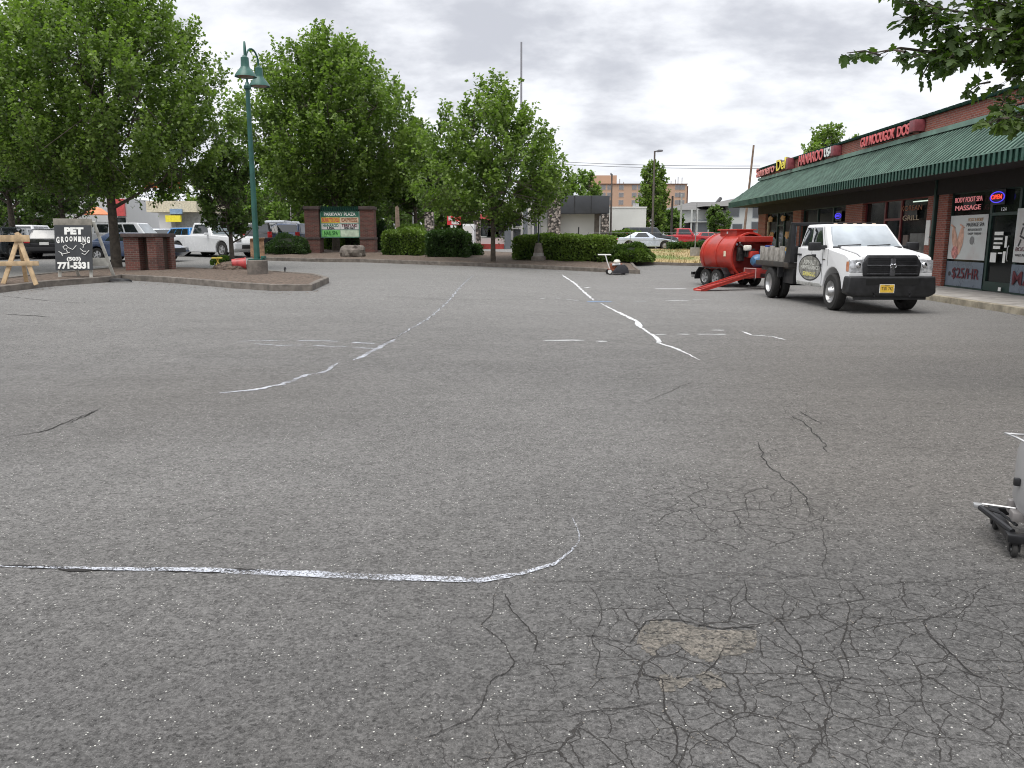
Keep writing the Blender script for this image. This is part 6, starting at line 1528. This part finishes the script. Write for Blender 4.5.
for k, (px_, Y_, H_, R_, m_, lab) in enumerate(((548, 96, 9.2, 3, L_dark, 'dark tree glimpsed behind the stone pillar tower'), (283, 78, 8.3, 4.2, L_bright, 'pale green tree in the gap beside the lamp post'), (372, 84, 8.8, 4.5, L_dark, 'dark tree beyond the right brick sign pillar'),
        (250, 96, 9.5, 4.8, L_dark, 'dark tree far behind the lamp post'), (403, 92, 9.0, 4.5, L_bright, 'bright tree beyond the thick brown pole'), (436, 100, 9.5, 4.5, L_mid, 'tree beyond the leftmost stone pillar'),
        (320, 92, 9.0, 5, L_mid, 'tree far behind the directory sign'), (460, 104, 9.6, 5, L_dark, 'dark tree beyond the red script sign'), (205, 90, 9.4, 5, L_mid, 'tree far behind the small dark tree'), (20, 84, 9.2, 6, L_dark, 'dark tree beyond the far white shops'), (-50, 80, 12, 6, L_dark, 'dark tree beyond the left edge'),
        (672, 104, 4.6, 2.0, L_dark, 'low dark tree between the two utility poles'), (100, 98, 9.0, 5.5, L_mid, 'tree far behind the big tree trunk'))):
    tree('distant_tree', lab, at_depth(px_, 240, Y_)[0], Y_, H_, R_, 1.2, int(240 * (R_ / 4) ** 1.4 + 60), 20, .36, m_, 'trees beyond the car parks', seed=30 + k, tr=.2)
# maple overhead at the upper right
mt = thing('maple_tree', 'near maple reaching in from the upper right corner', 'tree', (9.6, 9.4, 0), 0)
g = np.random.default_rng(21); mb = MB()
mb.tube([(0, 0, -.1), (.05, 0, 1.2), (0, .05, 2.4), (-.1, .1, 3.4), (0, 0, 5), (.1, 0, 7)], [.2, .16, .15, .13, .09, .04], 12)
Pl, Dl, Ul, Sz = [], [], [], []
def w2l(p): return Vector(p) - Vector((9.6, 9.4, 0))
def spray(p0, p1, n, rad, twig=.012, lf=.108, hang=.35):
    p0, p1 = Vector(p0), Vector(p1); mb.tube([p0, p0.lerp(p1, .5) + Vector((0, 0, .03)), p1], [twig, twig * .7, .004], 5, False)
    for _ in range(n):
        t = g.random() ** .8; c_ = p0.lerp(p1, t); o_ = Vector(g.normal(0, 1, 3)).normalized() * rad * (1.1 - .5 * t) * g.random() ** .5
        P_ = c_ + o_; mb.tube([c_, P_], [.0025, .002], 3, False) if g.random() < .35 else None
        Pl.append(P_); Dl.append(Vector(o_).normalized() * .6 + (p1 - p0).normalized() * .4 + Vector((g.normal(0, .3), g.normal(0, .3), -hang + g.normal(0, .3)))); Ul.append(Vector((g.normal(0, .5), g.normal(0, .5) - .3, 1))); Sz.append(lf * g.uniform(.6, 1.2))
D0 = 8.4
def Q(px, py, d=D0): return w2l(at_depth(px, py, d))
limbs = [((0, 0, 2.9), Q(1010, 62, 8.8), Q(900, 48, 8.2), Q(868, 54, 8.0)), ((0, 0, 3.2), Q(1015, 20, 8.6), Q(960, 12, 8.2), Q(905, 2, 8.0)), ((0, 0, 2.6), Q(1040, 110, 8.8), Q(1005, 118, 8.4), Q(985, 126, 8.2)), ((0, 0, 3.6), Q(1030, -40, 8.4), Q(985, -25, 8.2), Q(930, -30, 8.0))]
for l_ in limbs: mb.tube(list(l_), [.05, .022, .012, .005], 6, False)
sprays = [((985, 55), (930, 52), 70, .20), ((960, 50), (905, 58), 60, .16), ((905, 52), (880, 54), 6, .07), ((880, 55), (847, 53), 22, .09), ((935, 58), (920, 80), 20, .12), ((1000, 30), (940, 30), 110, .24), ((960, 15), (905, 18), 90, .20), ((940, 10), (900, -5), 50, .18),
          ((1020, 10), (970, 0), 140, .30), ((1030, 40), (990, 45), 120, .26), ((1040, 70), (1005, 80), 60, .2), ((1035, 100), (1000, 116), 60, .2), ((1010, 118), (985, 126), 26, .12), ((1040, 120), (1012, 118), 50, .15), ((990, 82), (968, 92), 12, .10), ((1010, 95), (1000, 108), 12, .1), ((1030, -10), (960, -25), 120, .3), ((1060, 30), (1020, 20), 160, .35),
          ((1050, 60), (1015, 50), 100, .25), ((975, 40), (945, 62), 60, .18), ((1080, 0), (1040, -40), 160, .45), ((1100, 60), (1060, 90), 160, .45), ((925, -10), (890, -20), 50, .2)]
for a_, b_, n_, rad in sprays:
    d1, d2 = 8.3 + g.normal(0, .25), 8.1 + g.normal(0, .25); spray(Q(*a_, d1), Q(*b_, d2), int(n_ * .85), rad)
for _ in range(130):      # the rest of the crown above and to the right of the frame
    az_, rr_, zz_ = g.random() * 6.28, 1.0 + 1.9 * g.random() ** .6, 3.8 + 4.2 * g.random(); rr_ *= math.sin(math.pi * min(.95, (zz_ - 2.6) / 6.4)) + .2
    p = Vector((rr_ * math.cos(az_), rr_ * math.sin(az_), zz_)); wx, wy, wz = p.x + 9.6, p.y + 9.4, p.z
    d = wy * CP - (wz - EYE) * SP; px_ = 512 + F_PX * wx / d
    if px_ < 1062: continue
    spray(p * .8 + Vector((0, 0, .4)), p, 34, .5)
me_ = leaf_mesh('crown', np.array([tuple(v) for v in Pl]), np.array([tuple(v) for v in Dl]), np.array([tuple(v) for v in Ul]), np.array(Sz), L_near, MAPLE)
o = bpy.data.objects.new('crown', me_); COL.objects.link(o); o.parent = mt; part('trunk', mb, bark, mt, smooth=True)
struct('tree_pit', MB().b2((9.0, 8.8, -.05), (10.2, 10.0, .03)), mulch)

def hedge(name, label, pts, wd, h, n, lm, leaf=.075, group=None, cat='hedge', seed=1, rnd=.12, zoff=.12):
    """box hedge along pts: woody core and leaves clothing every face"""
    g = np.random.default_rng(seed); P0 = np.array(pts[0]); P1 = np.array(pts[-1]); Ln = np.linalg.norm(P1 - P0); ang = math.atan2(P1[1] - P0[1], P1[0] - P0[0])
    z = float(hgt(*((P0 + P1) / 2))) + zoff
    r = thing(name, label, cat, ((P0[0] + P1[0]) / 2, (P0[1] + P1[1]) / 2, z), ang, group)
    hx, hy, hz = Ln / 2, wd / 2, h
    core = MB(); core.b2((-hx * .93, -hy * .78, 0), (hx * .93, hy * .78, hz * .90)); part('branches', core, mat('hedge_core', (.012, .018, .008), .95), r, bevel=.1)
    u = g.random((n, 3)) * 2 - 1; area = np.array([hy * hz, hx * hz, 2 * hx * hy * 1.0]); ax = g.choice(3, n, p=area / area.sum()); sg = np.where(g.random(n) < .5, -1, 1)
    u[np.arange(n), ax] = sg * (1 - g.random(n) ** 2 * .22); u[(ax == 2), 2] = np.abs(u[(ax == 2), 2])
    P = np.stack([u[:, 0] * hx, u[:, 1] * hy, (u[:, 2] * .5 + .5) * hz], 1)
    P[:, 2] *= 1 - .10 * np.maximum(np.abs(u[:, 0]), np.abs(u[:, 1])) ** 8
    w_ = .06 * np.sin(P[:, 0] * 2.1 + seed) + .05 * np.sin(P[:, 0] * 5.3) + .04 * np.sin(P[:, 2] * 6 + P[:, 0] * 3); P[:, 1] += w_ * sg * .8; P[:, 2] += w_ * .8 * (P[:, 2] / hz)
    nn_ = np.zeros((n, 3)); nn_[np.arange(n), ax] = sg; nn_[ax == 2] = (0, 0, 1)
    P += g.normal(0, .035, P.shape)
    Dd = nn_ * .7 + g.normal(0, .55, P.shape) + np.array([0, 0, .45]); U = nn_ + g.normal(0, .7, P.shape)
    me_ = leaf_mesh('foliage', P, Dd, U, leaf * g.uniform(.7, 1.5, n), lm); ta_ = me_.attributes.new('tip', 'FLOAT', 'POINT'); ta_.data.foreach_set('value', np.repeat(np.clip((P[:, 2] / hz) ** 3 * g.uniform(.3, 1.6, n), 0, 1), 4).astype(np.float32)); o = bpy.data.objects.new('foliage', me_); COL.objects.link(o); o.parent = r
    return r
def hp(px, Y): return (at_depth(px, 240, Y)[0], Y)
hedge('hedge', 'clipped box hedge just right of the directory sign', [hp(386, 41.5), hp(424, 41.3)], 1.5, 1.22, 9000, L_hedge, seed=1, leaf=.085)
hedge('hedge', 'darker clipped box hedge left of the young tree', [hp(430, 39.8), hp(468.5, 39.6)], 1.5, 1.20, 9000, L_hedge_d, seed=2, leaf=.085)
hedge('hedge', 'long clipped hedge behind the walk behind saw', [hp(519, 38.8), hp(612, 37.1)], 1.6, 1.08, 22000, L_hedge, seed=3, leaf=.085)
hedge('low_shrub', 'low green shrub between the dark hedge and the young tree', [hp(462, 41.2), hp(480, 41.0)], .9, .55, 2200, L_hedge_d, seed=4, cat='shrub')
hedge('low_hedge', 'left low hedge before the red pickup', [hp(669, 57.5), hp(684, 57.5)], 1.2, .5, 2200, L_hedge_d, .12, seed=5, zoff=0)
hedge('low_hedge', 'right low hedge before the red pickup', [hp(687, 57.5), hp(712, 57.5)], 1.2, .5, 3000, L_hedge_d, .12, seed=6, zoff=0)
hedge('low_hedge', 'bright shrubs at the foot of the white utility building', [hp(608, 68), hp(640, 68)], 1.5, 1.35, 3000, L_bright, .16, seed=7, zoff=0)
hedge('low_hedge', 'bright shrubs behind the first clipped hedge', [hp(400, 47), hp(424, 47)], 1.2, 1.5, 2600, L_bright, .12, seed=8, zoff=0)
def bush(label, px, Y, rx, rz, n, lm, seed=1, leaf=.07, name='round_bush'):
    g = np.random.default_rng(seed); x = at_depth(px, 240, Y)[0]; z = float(hgt(x, Y)) + .1
    r = thing(name, label, 'bush', (x, Y, z))
    d = unit(g.normal(0, 1, (n, 3))); d[:, 2] = np.abs(d[:, 2]) * .9 + .02; lob = 1 + .09 * np.sin(d[:, 0] * 7 + seed) + .07 * np.sin(d[:, 1] * 9 + d[:, 2] * 6)
    P = d * np.array([rx, rx * .85, rz]) * (lob * (1 - .25 * g.random(n) ** 2))[:, None]; P[:, 2] += rz * .05
    me_ = leaf_mesh('foliage', P, d + g.normal(0, .5, P.shape) + np.array([0, 0, .4]), d + g.normal(0, .6, P.shape), leaf * g.uniform(.7, 1.5, n), lm); o = bpy.data.objects.new('foliage', me_); COL.objects.link(o); o.parent = r
    part('branches', MB().lathe([(0, .0), (rx * .6, .02), (rx * .78, rz * .4), (rx * .5, rz * .78), (0, rz * .86)], (0, 0, 0), 'Z', 16), mat('hedge_core', (.012, .018, .008), .95), r, smooth=True)
bush('grey green rounded bush left of the directory sign', 287.5, 42.5, 1.12, 1.08, 6500, L_blue, 3)
bush('leafy rounded end bush where the long hedge meets the grass', 632, 36.9, 1.0, .85, 6500, L_hedge, 12, .085)
bush('tall shrub glimpsed under the directory sign', 334, 50, .7, 1.3, 2000, L_mid, 4, .1, 'shrub')
bush('dark shrub filling the space below the sign panel', 350, 51, 1.0, 1.5, 2600, L_hedge_d, 5, .1, 'shrub')
bush('dark shrub against the right brick sign pillar', 380, 49, .6, 1.7, 2200, L_hedge_d, 6, .1, 'shrub')
bush('yellow flowered low plant below the small dark tree', 222, 32, .45, .35, 900, L_bright, 7, .07, 'flowering_plant')
